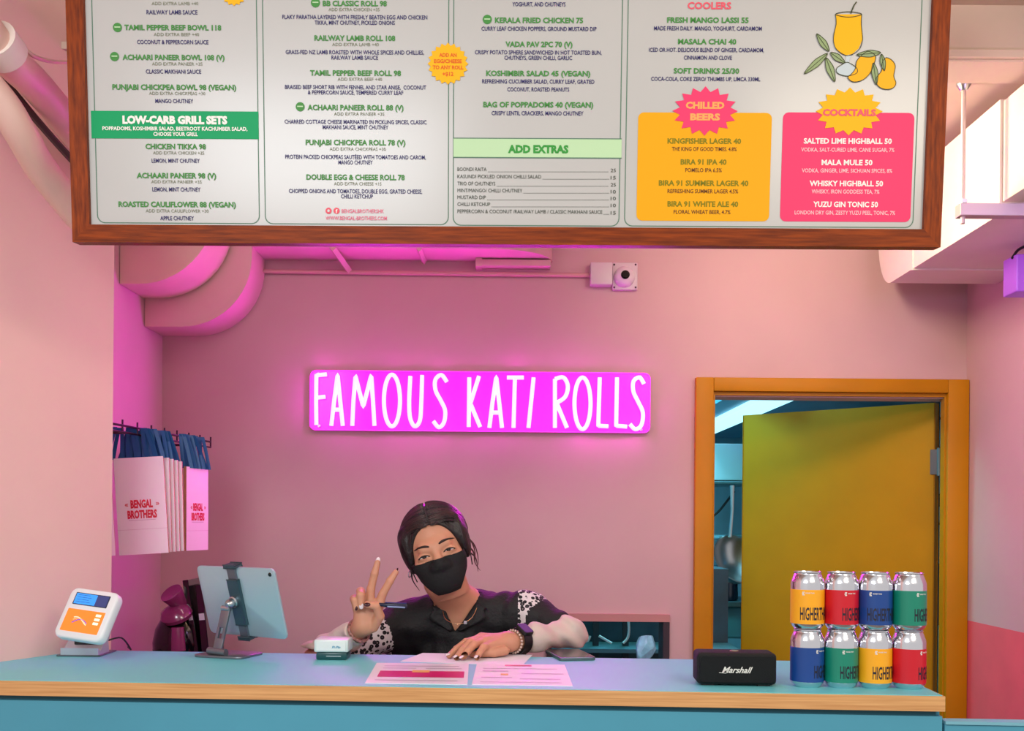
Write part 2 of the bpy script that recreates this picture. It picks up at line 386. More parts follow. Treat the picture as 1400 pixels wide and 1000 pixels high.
def burst(cx, cy, rx, ry, k, ik, n=16):
    u, v = bl(cx, cy); pts = []
    for i in range(2 * n):
        a = math.pi * i / n + math.pi / 2; q = 1 if i % 2 == 0 else k
        pts.append((u + rx * sc * q * math.cos(a), v + ry * sc * q * math.sin(a)))
    return obj('starburst', flat(pts, ZP + .0012), INKS[ik], board)
b_ = burst(965, 150, 45, 33, .78, 'z'); T('CHILLED', 965, 142, 53, 9, 'o', .05, b_, ZP + .0018); T('BEERS', 965, 158, 41, 9, 'o', .05, b_, ZP + .0018)
b_ = burst(1163, 150.5, 46, 32, .8, 'y'); T('COCKTAILS', 1163, 152, 73, 9, 'c', .05, b_, ZP + .0018)
b_ = burst(612, 85, 28, 28, .86, 'y', 20)
for t_, y, w in (('ADD AN', 73, 24), ('EGG/CHEESE', 81.5, 38), ('TO ANY ROLL', 90, 42), ('+$12', 99, 15)): T(t_, 612, y, w, 5.2, 'r', .03, b_, ZP + .0018)
burst(318, -10, 17, 15, .82, 'y', 14)
LN = [
 # column 1
 ('ADD EXTRA LAMB +40', 237, 2, 64, 4.6, 'e'), ('RAILWAY LAMB SAUCE', 233, 14, 70, 6, 'n'), ('TAMIL PEPPER BEEF BOWL 118', 234, 35, 133, 7.4, 'g'), ('ADD EXTRA BEEF +40', 239, 44.5, 62, 4.6, 'e'),
 ('COCONUT & PEPPERCORN SAUCE', 234, 55, 98, 5.8, 'n'), ('ACHAARI PANEER BOWL 108 (V)', 235, 76, 140, 7.4, 'g'), ('ADD EXTRA PANEER +35', 240, 85, 69, 4.6, 'e'), ('CLASSIC MAKHANI SAUCE', 235, 95.5, 76, 5.8, 'n'),
 ('PUNJABI CHICKPEA BOWL 98 (VEGAN)', 236, 117, 170, 7.4, 'g'), ('ADD EXTRA CHICKPEAS +30', 240, 125.5, 77, 4.6, 'e'), ('MANGO CHUTNEY', 236, 136, 52, 5.8, 'n'),
 ('CHICKEN TIKKA 98', 238, 198.5, 83, 7.4, 'g'), ('ADD EXTRA CHICKEN +35', 242, 207.3, 70, 4.6, 'e'), ('LEMON, MINT CHUTNEY', 238, 218, 66, 5.8, 'n'),
 ('ACHAARI PANEER 98 (V)', 239, 238.5, 109, 7.4, 'g'), ('ADD EXTRA PANEER +35', 239, 247, 69, 4.6, 'e'), ('LEMON, MINT CHUTNEY', 239, 257.5, 66, 5.8, 'n'),
 ('ROASTED CAULIFLOWER 88 (VEGAN)', 240, 278, 161, 7.4, 'g'), ('ADD EXTRA CAULIFLOWER +30', 240, 287, 86, 4.6, 'e'), ('APPLE CHUTNEY', 240, 297, 46, 5.8, 'n'),
 # column 2
 ('BB CLASSIC ROLL 98', 484, 1.8, 88, 7.4, 'g'), ('ADD EXTRA CHICKEN +35', 483, 10.2, 70, 4.6, 'e'), ('FLAKY PARATHA LAYERED WITH FRESHLY BEATEN EGG AND CHICKEN', 484, 20.7, 199, 5.8, 'n'), ('TIKKA, MINT CHUTNEY, PICKLED ONIONS', 484, 28.3, 110, 5.8, 'n'),
 ('RAILWAY LAMB ROLL 108', 484, 49.5, 111, 7.4, 'g'), ('ADD EXTRA LAMB +40', 485, 58.3, 64, 4.6, 'e'), ('GRASS-FED NZ LAMB ROASTED WITH WHOLE SPICES AND CHILLIES,', 484, 69, 190, 5.8, 'n'), ('RAILWAY LAMB SAUCE', 484, 76.3, 64, 5.8, 'n'),
 ('TAMIL PEPPER BEEF ROLL 98', 485, 97.5, 125, 7.4, 'g'), ('ADD EXTRA BEEF +40', 491, 106, 61, 4.6, 'e'), ('BRAISED BEEF SHORT RIB WITH FENNEL AND STAR ANISE,  COCONUT', 485, 117, 194, 5.8, 'n'), ('& PEPPERCORN SAUCE, TEMPERED CURRY LEAF', 485, 124.3, 131, 5.8, 'n'),
 ('ACHAARI PANEER ROLL 88 (V)', 485, 145, 132, 7.4, 'g'), ('ADD EXTRA PANEER +35', 490, 153.8, 69, 4.6, 'e'), ('CHARRED COTTAGE CHEESE MARINATED IN PICKLING SPICES, CLASSIC', 485, 164.7, 195, 5.8, 'n'), ('MAKHANI SAUCE, MINT CHUTNEY', 485, 172, 90, 5.8, 'n'),
 ('PUNJABI CHICKPEA ROLL 78 (V)', 485, 193, 137, 7.4, 'g'), ('ADD EXTRA CHICKPEAS +30', 488, 202, 77, 4.6, 'e'), ('PROTEIN PACKED CHICKPEAS SAUTÉED WITH TOMATOES AND CAROM,', 485, 213, 193, 5.8, 'n'), ('MANGO CHUTNEY', 485, 220.3, 47, 5.8, 'n'),
 ('DOUBLE EGG & CHEESE ROLL 78', 485, 240.7, 135, 7.4, 'g'), ('ADD EXTRA CHEESE +15', 488, 249.7, 65, 4.6, 'e'), ('CHOPPED ONIONS AND TOMATOES, DOUBLE EGG, GRATED CHEESE,', 485, 260, 183, 5.8, 'n'), ('CHILLI KETCHUP', 487, 267, 44, 5.8, 'n'),
 ('BENGALBROTHERSHK', 495, 287.3, 58, 5.4, 'p'), ('WWW.BENGAL-BROTHERS.COM', 486, 297, 84, 5.4, 'p'),
 # column 3
 ('YOGHURT, AND CHUTNEYS', 737, 3, 73, 5.8, 'n'), ('KERALA FRIED CHICKEN 75', 737, 25, 121, 7.4, 'g'), ('CURRY LEAF CHICKEN POPPERS, GROUND MUSTARD DIP', 737, 36.7, 158, 5.8, 'n'), ('VADA PAV 2PC 70 (V)', 737, 58, 92, 7.4, 'g'),
 ('CRISPY POTATO SPHERE SANDWICHED IN HOT TOASTED BUN,', 736, 69.2, 174, 5.8, 'n'), ('CHUTNEYS, GREEN CHILLI, GARLIC', 736, 76.6, 93, 5.8, 'n'), ('KOSHIMBIR SALAD 45 (VEGAN)', 736, 98, 143, 7.4, 'g'),
 ('REFRESHING CUCUMBER SALAD, CURRY LEAF, GRATED', 736, 109.2, 154, 5.8, 'n'), ('COCONUT, ROASTED PEANUTS', 736, 120, 85, 5.8, 'n'), ('BAG OF POPPADOMS 40 (VEGAN)', 736, 141, 151, 7.4, 'g'), ('CRISPY LENTIL CRACKERS, MANGO CHUTNEY', 735, 152.8, 126, 5.8, 'n'),
 # column 4
 ('COOLERS', 971, 4.8, 60, 9.5, 'c'), ('FRESH MANGO LASSI 55', 969, 24.7, 112, 7.4, 'g'), ('MADE FRESH DAILY. MANGO, YOGHURT, CARDAMOM', 969, 36.2, 148, 5.8, 'n'), ('MASALA CHAI 40', 968, 54.3, 80, 7.4, 'g'),
 ('ICED OR HOT. DELICIOUS BLEND OF GINGER, CARDAMOM,', 967, 65.8, 158, 5.8, 'n'), ('CINNAMON AND CLOVE', 969, 76.4, 66, 5.8, 'n'), ('SOFT DRINKS 25/30', 967, 94.5, 90, 7.4, 'g'), ('COCA-COLA, COKE ZERO/ THUMBS UP, LIMCA 330ML', 966, 105.7, 150, 5.8, 'n')]
for (t_, cx, cy, w, h, ik) in LN: T(t_, cx, cy, w, h, ik, .032 if ik in 'gc' else (.0 if ik == 'e' else .012))
for (t_, cx, cy, w, h, ik) in [('KINGFISHER LAGER 40', 964, 191, 101, 7.4, 'm'), ('THE KING OF GOOD TIMES. 4.8%', 964, 202, 89, 5.6, 'k'), ('BIRA 91 IPA 40', 963, 219.7, 63, 7.4, 'm'), ('POMELO IPA 6.5%', 963, 231, 50, 5.6, 'k'),
        ('BIRA 91 SUMMER LAGER 40', 963, 248.8, 123, 7.4, 'm'), ('REFRESHING SUMMER LAGER 4.5%', 962, 260, 97, 5.6, 'k'), ('BIRA 91 WHITE ALE 40', 962, 277.5, 97, 7.4, 'm'), ('FLORAL WHEAT BEER, 4.7%', 961, 288.5, 78, 5.6, 'k')]:
    T(t_, cx, cy, w, h, ik, .032 if ik == 'm' else .012, beer)
for (t_, cx, cy, w, h, ik) in [('SALTED LIME HIGHBALL 50', 1161, 191, 121, 7.4, 'w'), ('VODKA, SALT-CURED LIME, CANE SUGAR, 7%', 1161, 203, 128, 5.6, 'h'), ('MALA MULE 50', 1160, 220.5, 70, 7.4, 'w'), ('VODKA, GINGER, LIME, SICHUAN SPICES, 8%', 1160, 231.7, 124, 5.6, 'h'),
        ('WHISKY HIGHBALL 50', 1159, 249.3, 101, 7.4, 'w'), ('WHISKY, IRON GODDESS TEA, 7%', 1158, 260.5, 93, 5.6, 'h'), ('YUZU GIN TONIC 50', 1158, 278, 89, 7.4, 'w'), ('LONDON DRY GIN, ZESTY YUZU PEEL, TONIC, 7%', 1157, 289.5, 138, 5.6, 'h')]:
    T(t_, cx, cy, w, h, ik, .034 if ik == 'w' else .012, cock)
for i, (t_, w, y, pr) in enumerate((('BOONDI RAITA', 40, 229.7, '25'), ('KASUNDI PICKLED ONION CHILLI SALAD', 115, 239.8, '15'), ('TRIO OF CHUTNEYS', 52, 249.4, '25'), ('MINT/MANGO/ CHILLI CHUTNEY', 89, 259, '10'),
        ('MUSTARD DIP', 39, 268.3, '10'), ('CHILLI KETCHUP', 45, 277.8, '10'), ('PEPPERCORN & COCONUT /RAILWAY LAMB / CLASSIC MAKHANI SAUCE', 199, 288, '15'))):
    l_ = T(t_, 625 + w / 2, y, w, 5.2, 'd', .0); yr = y + 1.6
    T(pr, 839, yr, 7, 5, 'd', .0, l_)
    bm = B(); x = 626 + w + 1.5
    while x < 833:
        u, v = bl(x, yr + 2.2); k = .45 * sc
        bm.faces.new([bm.verts.new(MB @ Vector((u + a * k, v + b * k, ZP + .0006))) for a, b in ((-1, -1), (1, -1), (1, 1), (-1, 1))]); x += 2.0
    obj('dot_leader', bm, INKS['d'], l_, kind='stuff')
def disc(px, py, r, n=20):
    u, v = bl(px, py); return [(u + r * sc * math.cos(2 * math.pi * k / n), v + r * sc * math.sin(2 * math.pi * k / n)) for k in range(n)]
for (px, py) in ((158, 35), (154, 75), (430, 1), (409, 144), (666, 24)):
    q = obj('round_badge', flat(disc(px, py, 6.2), ZP + .0006), GRN, board)
    obj('badge_stripe', flat(rr_px(px - 4, py - 1.2, px + 4, py + .4, .2), ZP + .001), INKS['l'], q)
for px in (448, 459):
    q = obj('round_badge', flat(disc(px, 287, 4.3), ZP + .0006), INKS['c'], board)
    obj('badge_mark', flat(disc(px, 287, 1.8), ZP + .001), PANEL, q) if px == 448 else T('f', px, 287.5, 2.6, 5.4, 'w', .03, q, ZP + .001, 'badge_mark')
# drink illustration
ill = obj('drink_drawing', flat([bl(*p) for p in ((1144, 17), (1180, 17), (1179.5, 32), (1180.5, 42), (1181, 52), (1176, 64), (1168, 71), (1161, 73.5), (1153, 72), (1145, 65), (1141.5, 55), (1142, 44), (1145, 32), (1145, 22))], ZP + .0008), INKS['y'], board, label='flat drawing of a mango drink with fruit and leaves')
INKO = ink('outline', (66, 70, 40)); MANG = ink('mango', (248, 178, 24)); LEAF = ink('leaf', (150, 168, 120)); GLS = ink('glass', (196, 208, 212))
def outline(pts, w=.9, z=ZP + .0016, closed=True, m=INKO, parent=None):
    P = cr([Vector((*bl(*p), 0)) for p in pts], 5, closed); bm = B(); n = len(P); L_, R_ = [], []
    for i, p in enumerate(P):
        t = (P[(i + 1) % n] - P[(i - 1) % n]) if closed else (P[min(i + 1, n - 1)] - P[max(i - 1, 0)])
        t.normalize(); nn = Vector((-t.y, t.x, 0)) * w * sc / 2
        L_.append(bm.verts.new(MB @ Vector((p.x + nn.x, p.y + nn.y, z)))); R_.append(bm.verts.new(MB @ Vector((p.x - nn.x, p.y - nn.y, z))))
    for i in range(n if closed else n - 1):
        j = (i + 1) % n; bm.faces.new((L_[i], L_[j], R_[j], R_[i]))
    return obj('drawn_outline', bm, m, parent or ill)
def fillp(pts, m, z=ZP + .001, nm='drawn_shape'):
    return obj(nm, flat([(p.x, p.y) for p in cr([Vector((*bl(*p), 0)) for p in pts], 5, True)], z), m, ill)
gl = [(1144, 17), (1145, 30), (1142, 44), (1141.5, 55), (1146, 66), (1161, 74), (1176, 66), (1181, 53), (1180.5, 42), (1179.5, 30), (1180, 17)]
outline(gl, closed=False); outline([(1144, 17), (1152, 14.5), (1162, 13.7), (1172, 14.5), (1180, 17), (1172, 20), (1162, 21), (1152, 20)])
fillp([(1159, 74), (1165, 74), (1163, 84), (1173, 92), (1172, 99), (1160, 102), (1148, 99), (1146, 92), (1157, 84)], GLS)
outline([(1157, 84), (1146, 91), (1147, 98), (1160, 102), (1173, 98), (1173, 91), (1163, 84)])
outline([(1165, 16), (1169, 6), (1173, 0)], 1.6, closed=False)
for mp_ in ([(1186, 69), (1194, 70), (1199, 76), (1196, 88), (1190, 100), (1180, 108), (1168, 110), (1161, 104), (1166, 99), (1171, 92), (1174, 80)],
            [(1213, 77), (1221, 80), (1226, 88), (1224, 102), (1227, 112), (1222, 119), (1211, 120), (1202, 115), (1200, 105), (1207, 95), (1208, 84)]):
    fillp(mp_, MANG, ZP + .0012); outline(mp_, z=ZP + .002)
def leaf(x0, y0, x1, y1, w):
    dx, dy = x1 - x0, y1 - y0; l = math.hypot(dx, dy); nx, ny = -dy / l * w, dx / l * w
    pts = [(x0, y0), (x0 + dx * .25 + nx * .8, y0 + dy * .25 + ny * .8), (x0 + dx * .55 + nx, y0 + dy * .55 + ny), (x1, y1), (x0 + dx * .55 - nx, y0 + dy * .55 - ny), (x0 + dx * .25 - nx * .8, y0 + dy * .25 - ny * .8)]
    fillp(pts, LEAF, ZP + .0014, 'drawn_leaf'); outline(pts, .8, ZP + .0022); outline([(x0, y0), (x1, y1)], .7, ZP + .0022, False)
for a in ((1135, 68, 1118, 44, 4.5), (1133, 71, 1101, 99, 4.5), (1131, 77, 1143, 110, 5), (1137, 70, 1157, 84, 4.5), (1206, 70, 1173, 73, 4.5), (1207, 72, 1211, 95, 3.6), (1196, 84, 1200, 114, 4.2)): leaf(*a)

# ------------------------------------------------------------------ back wall: neon sign
neon = thing('neon_sign', 'glowing magenta neon sign reading FAMOUS KATI ROLLS on the back wall', 'neon sign', at(657, 590, YB))
yb = YB - .012
ACR = mat('lit_acrylic', (240, 70, 220), .25, emis=(255, 0, 235), estr=.05)
def cx_(p): return (350 + p[0] / 2.545, 320 + p[1] / 2.545)
a, b, c = at(424, 588, yb), at(888, 592, yb), at(424, 507, yb)
MN, nw, nh = frame3(a, b, c)
bm = B(); prism(bm, rrect(nw, nh, .02), -.004, .002, MN); obj('backboard', bm, ACR, neon, smooth=30)
bm = B(); tube(bm, [MN @ Vector((x, y, .003)) for x, y in rrect(nw, nh, .02)], .0022, 6, closed=True); obj('edge_strip', bm, mat('edge_glow', (255, 90, 235), .3, emis=(255, 40, 230), estr=.9), neon, smooth=True)
TUBE = mat('neon_tube', (255, 230, 255), .3, emis=(255, 44, 255), estr=26.0)
E = lambda x, y, rx, ry: [(x + rx * math.sin(2 * math.pi * k / 12), y - ry * math.cos(2 * math.pi * k / 12)) for k in range(12)]
letters = [
 ('F', [([(210, 665), (209, 580), (210, 492), (246, 489)], 0), ([(209, 570), (241, 567)], 0)]),
 ('A', [([(262, 668), (272, 580), (284, 490), (293, 580), (302, 668)], 0), ([(270, 612), (296, 612)], 0)]),
 ('M', [([(335, 668), (339, 580), (346, 494), (373, 602), (401, 492), (407, 580), (412, 668)], 0)]),
 ('O', [(E(473, 580, 28, 90), 2)]),
 ('U', [([(537, 495), (533, 580), (536, 640), (552, 670), (570, 650), (575, 590), (578, 492)], 1)]),
 ('S', [([(664, 515), (645, 491), (624, 508), (625, 545), (643, 580), (658, 615), (654, 656), (636, 673), (617, 652)], 1)]),
 ('K', [([(742, 500), (740, 672)], 0), ([(776, 495), (746, 590), (780, 672)], 0)]),
 ('A', [([(812, 675), (823, 585), (836, 497), (846, 585), (856, 675)], 0), ([(820, 622), (851, 622)], 0)]),
 ('T', [([(873, 500), (932, 500)], 0), ([(901, 500), (896, 675)], 0)]),
 ('I', [([(966, 500), (948, 675)], 0)]),
 ('R', [([(1040, 675), (1040, 505)], 0), ([(1040, 505), (1070, 500), (1085, 530), (1075, 568), (1042, 590)], 1), ([(1046, 588), (1082, 675)], 0)]),
 ('O', [(E(1136, 590, 28, 90), 2)]),
 ('L', [([(1196, 500), (1191, 668), (1226, 670)], 0)]),
 ('L', [([(1256, 500), (1253, 668), (1291, 671)], 0)]),
 ('S', [([(1350, 522), (1335, 500), (1314, 512), (1313, 548), (1330, 585), (1346, 622), (1341, 665), (1320, 680), (1301, 662)], 1)])]
for nm, st in letters:
    bm = B()
    for pts, md in st:
        P = [at(*cx_(p), yb - .016) for p in pts]
        if md: P = cr(P, 5, md == 2)
        else:
            Q = [P[0]]
            for q0, q1 in zip(P, P[1:]): Q += [q0.lerp(q1, .06), q0.lerp(q1, .94), q1]
            P = Q
        tube(bm, P, .0072, 8, closed=(md == 2))
    obj('neon_letter', bm, TUBE, neon, smooth=50)
bm = B()
for px, py in ((436, 512), (437, 583), (875, 516), (876, 588)):
    lathe(bm, [(0, .012), (.005, .012), (.005, -.02), (0, -.02)], seg=10, M=Matrix.Translation(at(px, py, yb)) @ Matrix.Rotation(R(90), 4, 'X'))
obj('standoff', bm, SILVER, neon)

# ------------------------------------------------------------------ ducts along the back wall
MAGD = DUCT
def xz_prism(pts, y0, y1):
    bm = B(); a = [bm.verts.new((p[0], y0, p[1])) for p in pts]; b = [bm.verts.new((p[0], y1, p[1])) for p in pts]; n = len(a)
    for k in range(n): bm.faces.new((a[k], a[(k + 1) % n], b[(k + 1) % n], b[k]))
    bm.faces.new(a[::-1]); bm.faces.new(b); return bm
def arc(cx, cz, r, a0, a1, n=12): return [(cx + r * math.cos(R(a0 + (a1 - a0) * k / n)), cz + r * math.sin(R(a0 + (a1 - a0) * k / n))) for k in range(n + 1)]
def XZ(px, py, d): p = at(px, py, d); return p.x, p.z
# near elbow: bottom z, right x measured at its back face
Yn0, Yn1 = 3.20, 3.405
xb, zb = XZ(240, 408, Yn1)[1], 0
zb = XZ(240, 408, Yn1)[1]; xr = XZ(318, 340, Yn1)[0]
rad = .24
el = obj('duct_elbow', xz_prism([(XL + .002, zb)] + arc(xr - rad, zb + rad, rad, -90, 0) + [(xr, ZC - .002), (XL + .002, ZC - .002)], Yn0, Yn1), mat('cream_duct', (230, 206, 184), .6, noise=.04, nscale=4), smooth=25)
setp(el, 'boxed duct elbow with cream face nearest the board, upper left', 'duct')
zb2 = XZ(250, 460, YB)[1]; xr2 = XZ(362, 390, YB)[0]; rad2 = .235
zc2 = XZ(500, 357, YB)[1]
du = thing('wall_duct', 'long pink boxed duct curving down behind the cream elbow', 'duct', (-.6, 3.5, zb2))
obj('duct_elbow', xz_prism([(XL + .002, zb2)] + arc(xr2 - rad2, zb2 + rad2, rad2, -90, 0) + [(xr2, ZC - .002), (XL + .002, ZC - .002)], 3.42, YB - .002), DUCT, du, smooth=25)
xe = XZ(757, 360, YB)[0]
bm = B(); pl = [(xr2 + .001, 3.42), (xe - .22, 3.42)] + [(xe - .22 + .215 * math.sin(R(90 * k / 8)), YB - .002 - .178 * math.cos(R(90 * k / 8))) for k in range(1, 9)] + [(xr2 + .001, YB - .002)]
prism(bm, pl, zc2, ZC - .002); obj('duct_run', bm, DUCT, du, smooth=30)
# clamp straps and bracket under the run
bm = B(); p = at(455, 339, 3.42); q = at(478, 371, YB - .01)
for t0 in (0,):
    d_ = (q - p); tube(bm, [p, q], .012, 4)
obj('strap', bm, DUCT, du)
bm = B(); tube(bm, [at(573, 339, 3.42) + Vector((0, 0, -.004)), at(580, 357, YB - .01) + Vector((0, 0, -.004))], .009, 4); obj('strap', bm, DUCT, du)
bm = B(); a = at(655, 371, YB); b = at(752, 361, YB); box(bm, a.x, b.x, YB - .06, YB - .001, b.z - .022, b.z, bev=.002); box(bm, a.x - .01, a.x + .012, YB - .065, YB - .001, b.z - .026, b.z + .004); obj('bracket', bm, DUCT, du)
# conduit pipe with the camera
cd = setp(obj('conduit_pipe', tube(B(), [at(352, 371, YB - .014), at(520, 373, YB - .014), at(806, 376.5, YB - .014)], .0075, 10), mat('conduit', (214, 160, 160), .5), smooth=40), 'thin painted conduit running along the back wall below the duct', 'pipe')
secc = thing('security_camera', 'small white dome camera beside its junction box above the neon sign', 'camera', at(838, 395, YB))
WCAM = mat('camera_white', (214, 196, 206), .4)
a, b = at(806, 393, YB), at(836, 363, YB); obj('junction_box', bx(a.x, b.x, YB - .045, YB - .001, a.z, b.z, bev=.004), WCAM, secc, smooth=30)
a, b = at(836.5, 398, YB), at(871, 361, YB); obj('mount_plate', bx(a.x, b.x, YB - .02, YB - .001, a.z, b.z, bev=.004), WCAM, secc, smooth=30)
c = at(853.5, 379, YB - .022); M = Matrix.Translation(c) @ Matrix.Rotation(R(90), 4, 'X')
lathe_ball = [(.0, .034), (.014, .033), (.026, .026), (.034, .014), (.037, 0), (.036, -.002)]
obj('dome', lathe(B(), lathe_ball, M=M), mat('camera_dome', (226, 212, 222), .3), secc, smooth=True)
obj('lens', lathe(B(), [(0, .041), (.011, .041), (.015, .037), (.015, .03), (0, .03)], M=M), mat('lens_black', (8, 8, 10), .12), secc, smooth=40)
bm = B()
for px, py in ((839, 364), (868, 364), (839, 395), (868, 395)): lathe(bm, [(0, .024), (.0035, .022), (.0035, .019), (0, .019)], seg=8, M=Matrix.Translation(at(px, py, YB)) @ Matrix.Rotation(R(90), 4, 'X'))
obj('screw', bm, mat('screw_dark', (80, 50, 70), .4), secc)

# ------------------------------------------------------------------ upper right: air duct, hanger rail, unit
XD = 1.24; zd0, zd1 = CZ + .79, CZ + 1.045
def yz_prism(pts, x0, x1, bm=None):
    bm = bm or B(); a = [bm.verts.new((x0, p[0], p[1])) for p in pts]; b = [bm.verts.new((x1, p[0], p[1])) for p in pts]; n = len(a)
    for k in range(n): bm.faces.new((a[k], a[(k + 1) % n], b[(k + 1) % n], b[k]))
    bm.faces.new(a[::-1]); bm.faces.new(b); return bm
ad = thing('air_duct', 'bright cream air duct along the right wall with rounded end', 'duct', (XD, 3.0, zd0))
prf = [(3.49 - .12 + .12 * math.sin(R(90 * k / 10)), zd0 + .18 - .18 * math.cos(R(90 * k / 10))) for k in range(11)]
obj('duct_body', yz_prism([(2.62, zd0)] + prf + [(3.49, zd1 + .04), (2.62, zd1 + .04)], XD, XR - .002), ACW, ad, smooth=30)
obj('flange', bx(XD - .004, XR - .003, 3.18, 3.19, zd0 - .005, zd1 + .03), ACW, ad)
un = thing('air_unit', 'cream ceiling air unit at the top right corner', 'air conditioner', (1.4, 2.3, zd0))
obj('casing', bx(XD + .005, XR - .002, 2.40, 2.615, zd0 + .03, CZ + 1.08, bev=.004), ACW, un, smooth=30)
obj('casing', bx(XD - .002, XR - .002, 1.95, 2.395, zd0 + .045, CZ + 1.08, bev=.004), ACW, un, smooth=30)
bm = B()
for z in (zd0 + .06, CZ + 1.03): box(bm, XD - .003, XD + .006, 2.425, 2.435, z - .008, z + .008)
obj('latch', bm, STEEL, un)
obj('grille', bx(XD + .03, XR - .03, 2.05, 2.36, zd0 + .036, zd0 + .046), BLACK, un)
hr = thing('hanger_rail', 'steel rail on threaded rod carrying the air unit', 'bracket', (1.3, 2.66, zd0))
a = at(1309, 297, 2.60); b = at(1309, 279, 2.60)
obj('rail', bx(a.x, XR - .002, 2.582, 2.616, a.z, b.z - .002, bev=.002), mat('rail_grey', (190, 172, 168), .5, .3), hr)
p = at(1316, 306, 2.598); obj('rod', tube(B(), [p, Vector((p.x, p.y, ZC - .002))], .006, 8), mat('rod', (200, 178, 176), .4, .4), hr, smooth=40)
obj('washer', lathe(B(), [(0, 0), (.018, 0), (.018, -.006), (.008, -.02), (0, -.02)], c=(p.x, p.y, ZC - .003), seg=16), SILVER, hr, smooth=40)
obj('nut', lathe(B(), [(0, 0), (.012, 0), (.012, .01), (0, .01)], c=(p.x, p.y, b.z), seg=6), SILVER, hr)
pl_ = thing('purple_sign', 'glowing purple light box at the right edge below the duct', 'light box', at(1395, 402, 2.9))
a, b = at(1380, 403, 2.9), at(1380, 352, 2.9)
obj('casing', bx(a.x, XR - .003, 2.86, 2.94, a.z, b.z, bev=.004), mat('purple_box', (150, 80, 190), .4, emis=(140, 60, 200), estr=.2), pl_)
obj('wire', tube(B(), cr([at(1384, 353, 2.88), at(1392, 342, 2.9), at(1404, 336, 2.9)], 4), .004, 6), BLACK, pl_)

# upper left pipes
def pipe(label, pts, r, bands=()):
    P = cr(pts, 8); o = setp(obj('pipe', tube(B(), P, r, 20), PIPEM, smooth=40), label, 'pipe'); return o
p1 = pipe('thick cream lagged pipe passing behind the top left of the board', [at(-70, -30, 1.85), at(0, 68, 2.0), at(50, 118, 2.15), at(110, 190, 2.36), at(170, 262, 2.62)], .035)
p2 = pipe('thick pink pipe below the cream one at the left edge', [at(-60, 70, 1.95), at(0, 138, 2.0), at(28, 182, 2.04), at(60, 236, 2.12), at(112, 300, 2.22)], .032)
setp(obj('pipe_collar', tube(B(), [at(-8, 52, 1.975), at(10, 76, 2.02)], .042, 20), ACW, smooth=40), 'white pipe collar at the top left edge', 'pipe fitting')
setp(obj('cable', tube(B(), cr([at(-20, 20, 1.97), at(25, 57, 2.06), at(45, 76, 2.1), at(70, 84, 2.2), at(95, 85, 2.3)], 5), .0045, 6), mat('cable_cream', (226, 208, 180), .5), smooth=40), 'cream cable over the cream pipe behind the board', 'cable')
setp(obj('cable', tube(B(), cr([at(-10, 95, 2.1), at(20, 128, 2.14), at(55, 170, 2.2), at(95, 215, 2.28), at(120, 240, 2.3)], 5), .008, 6), mat('cable_dark', (70, 44, 46), .5), smooth=40), 'dark cable between the two left pipes', 'cable')
setp(obj('cable', tube(B(), cr([at(-20, 140, 2.13), at(10, 185, 2.13), at(50, 235, 2.16), at(95, 268, 2.22)], 5), .005, 6), MATS['cable_dark'], smooth=40), 'dark cable hanging lowest under the left pipes', 'cable')

# ------------------------------------------------------------------ paper bags on their rack
rk = thing('bag_rack', 'dark metal hook rack on the left wall holding the paper bags', 'rack', at(220, 600, 3.0))
RKM = mat('rack_metal', (64, 30, 52), .4, .6)
r0, r1 = at(146, 578, 2.68), at(288, 604.5, 3.36); off = Vector((0, 0, -.018))
obj('rail', tube(B(), [r0, r1], .0032, 8), RKM, rk, smooth=40); obj('rail', tube(B(), [r0 + off, r1 + off], .003, 8), RKM, rk, smooth=40)
for t in (.15, .85):
    p = r0.lerp(r1, t); obj('wall_arm', tube(B(), [p + off, Vector((XL, p.y, p.z - .018))], .004, 8), RKM, rk)
for k in range(9):
    p = r0.lerp(r1, k / 8); obj('hook', tube(B(), [p + off, p + Vector((0, 0, .016))], .0026, 6), RKM, rk)
BAGW = mat('bag_paper', (250, 224, 238), .55, bump=.05, bscale=20); KRAFT = mat('kraft_side', (196, 150, 108), .7, noise=.1, nscale=30)
RIB = mat('blue_ribbon', (16, 80, 140), .45)
REDI = mat('red_print', (222, 34, 62), .5)
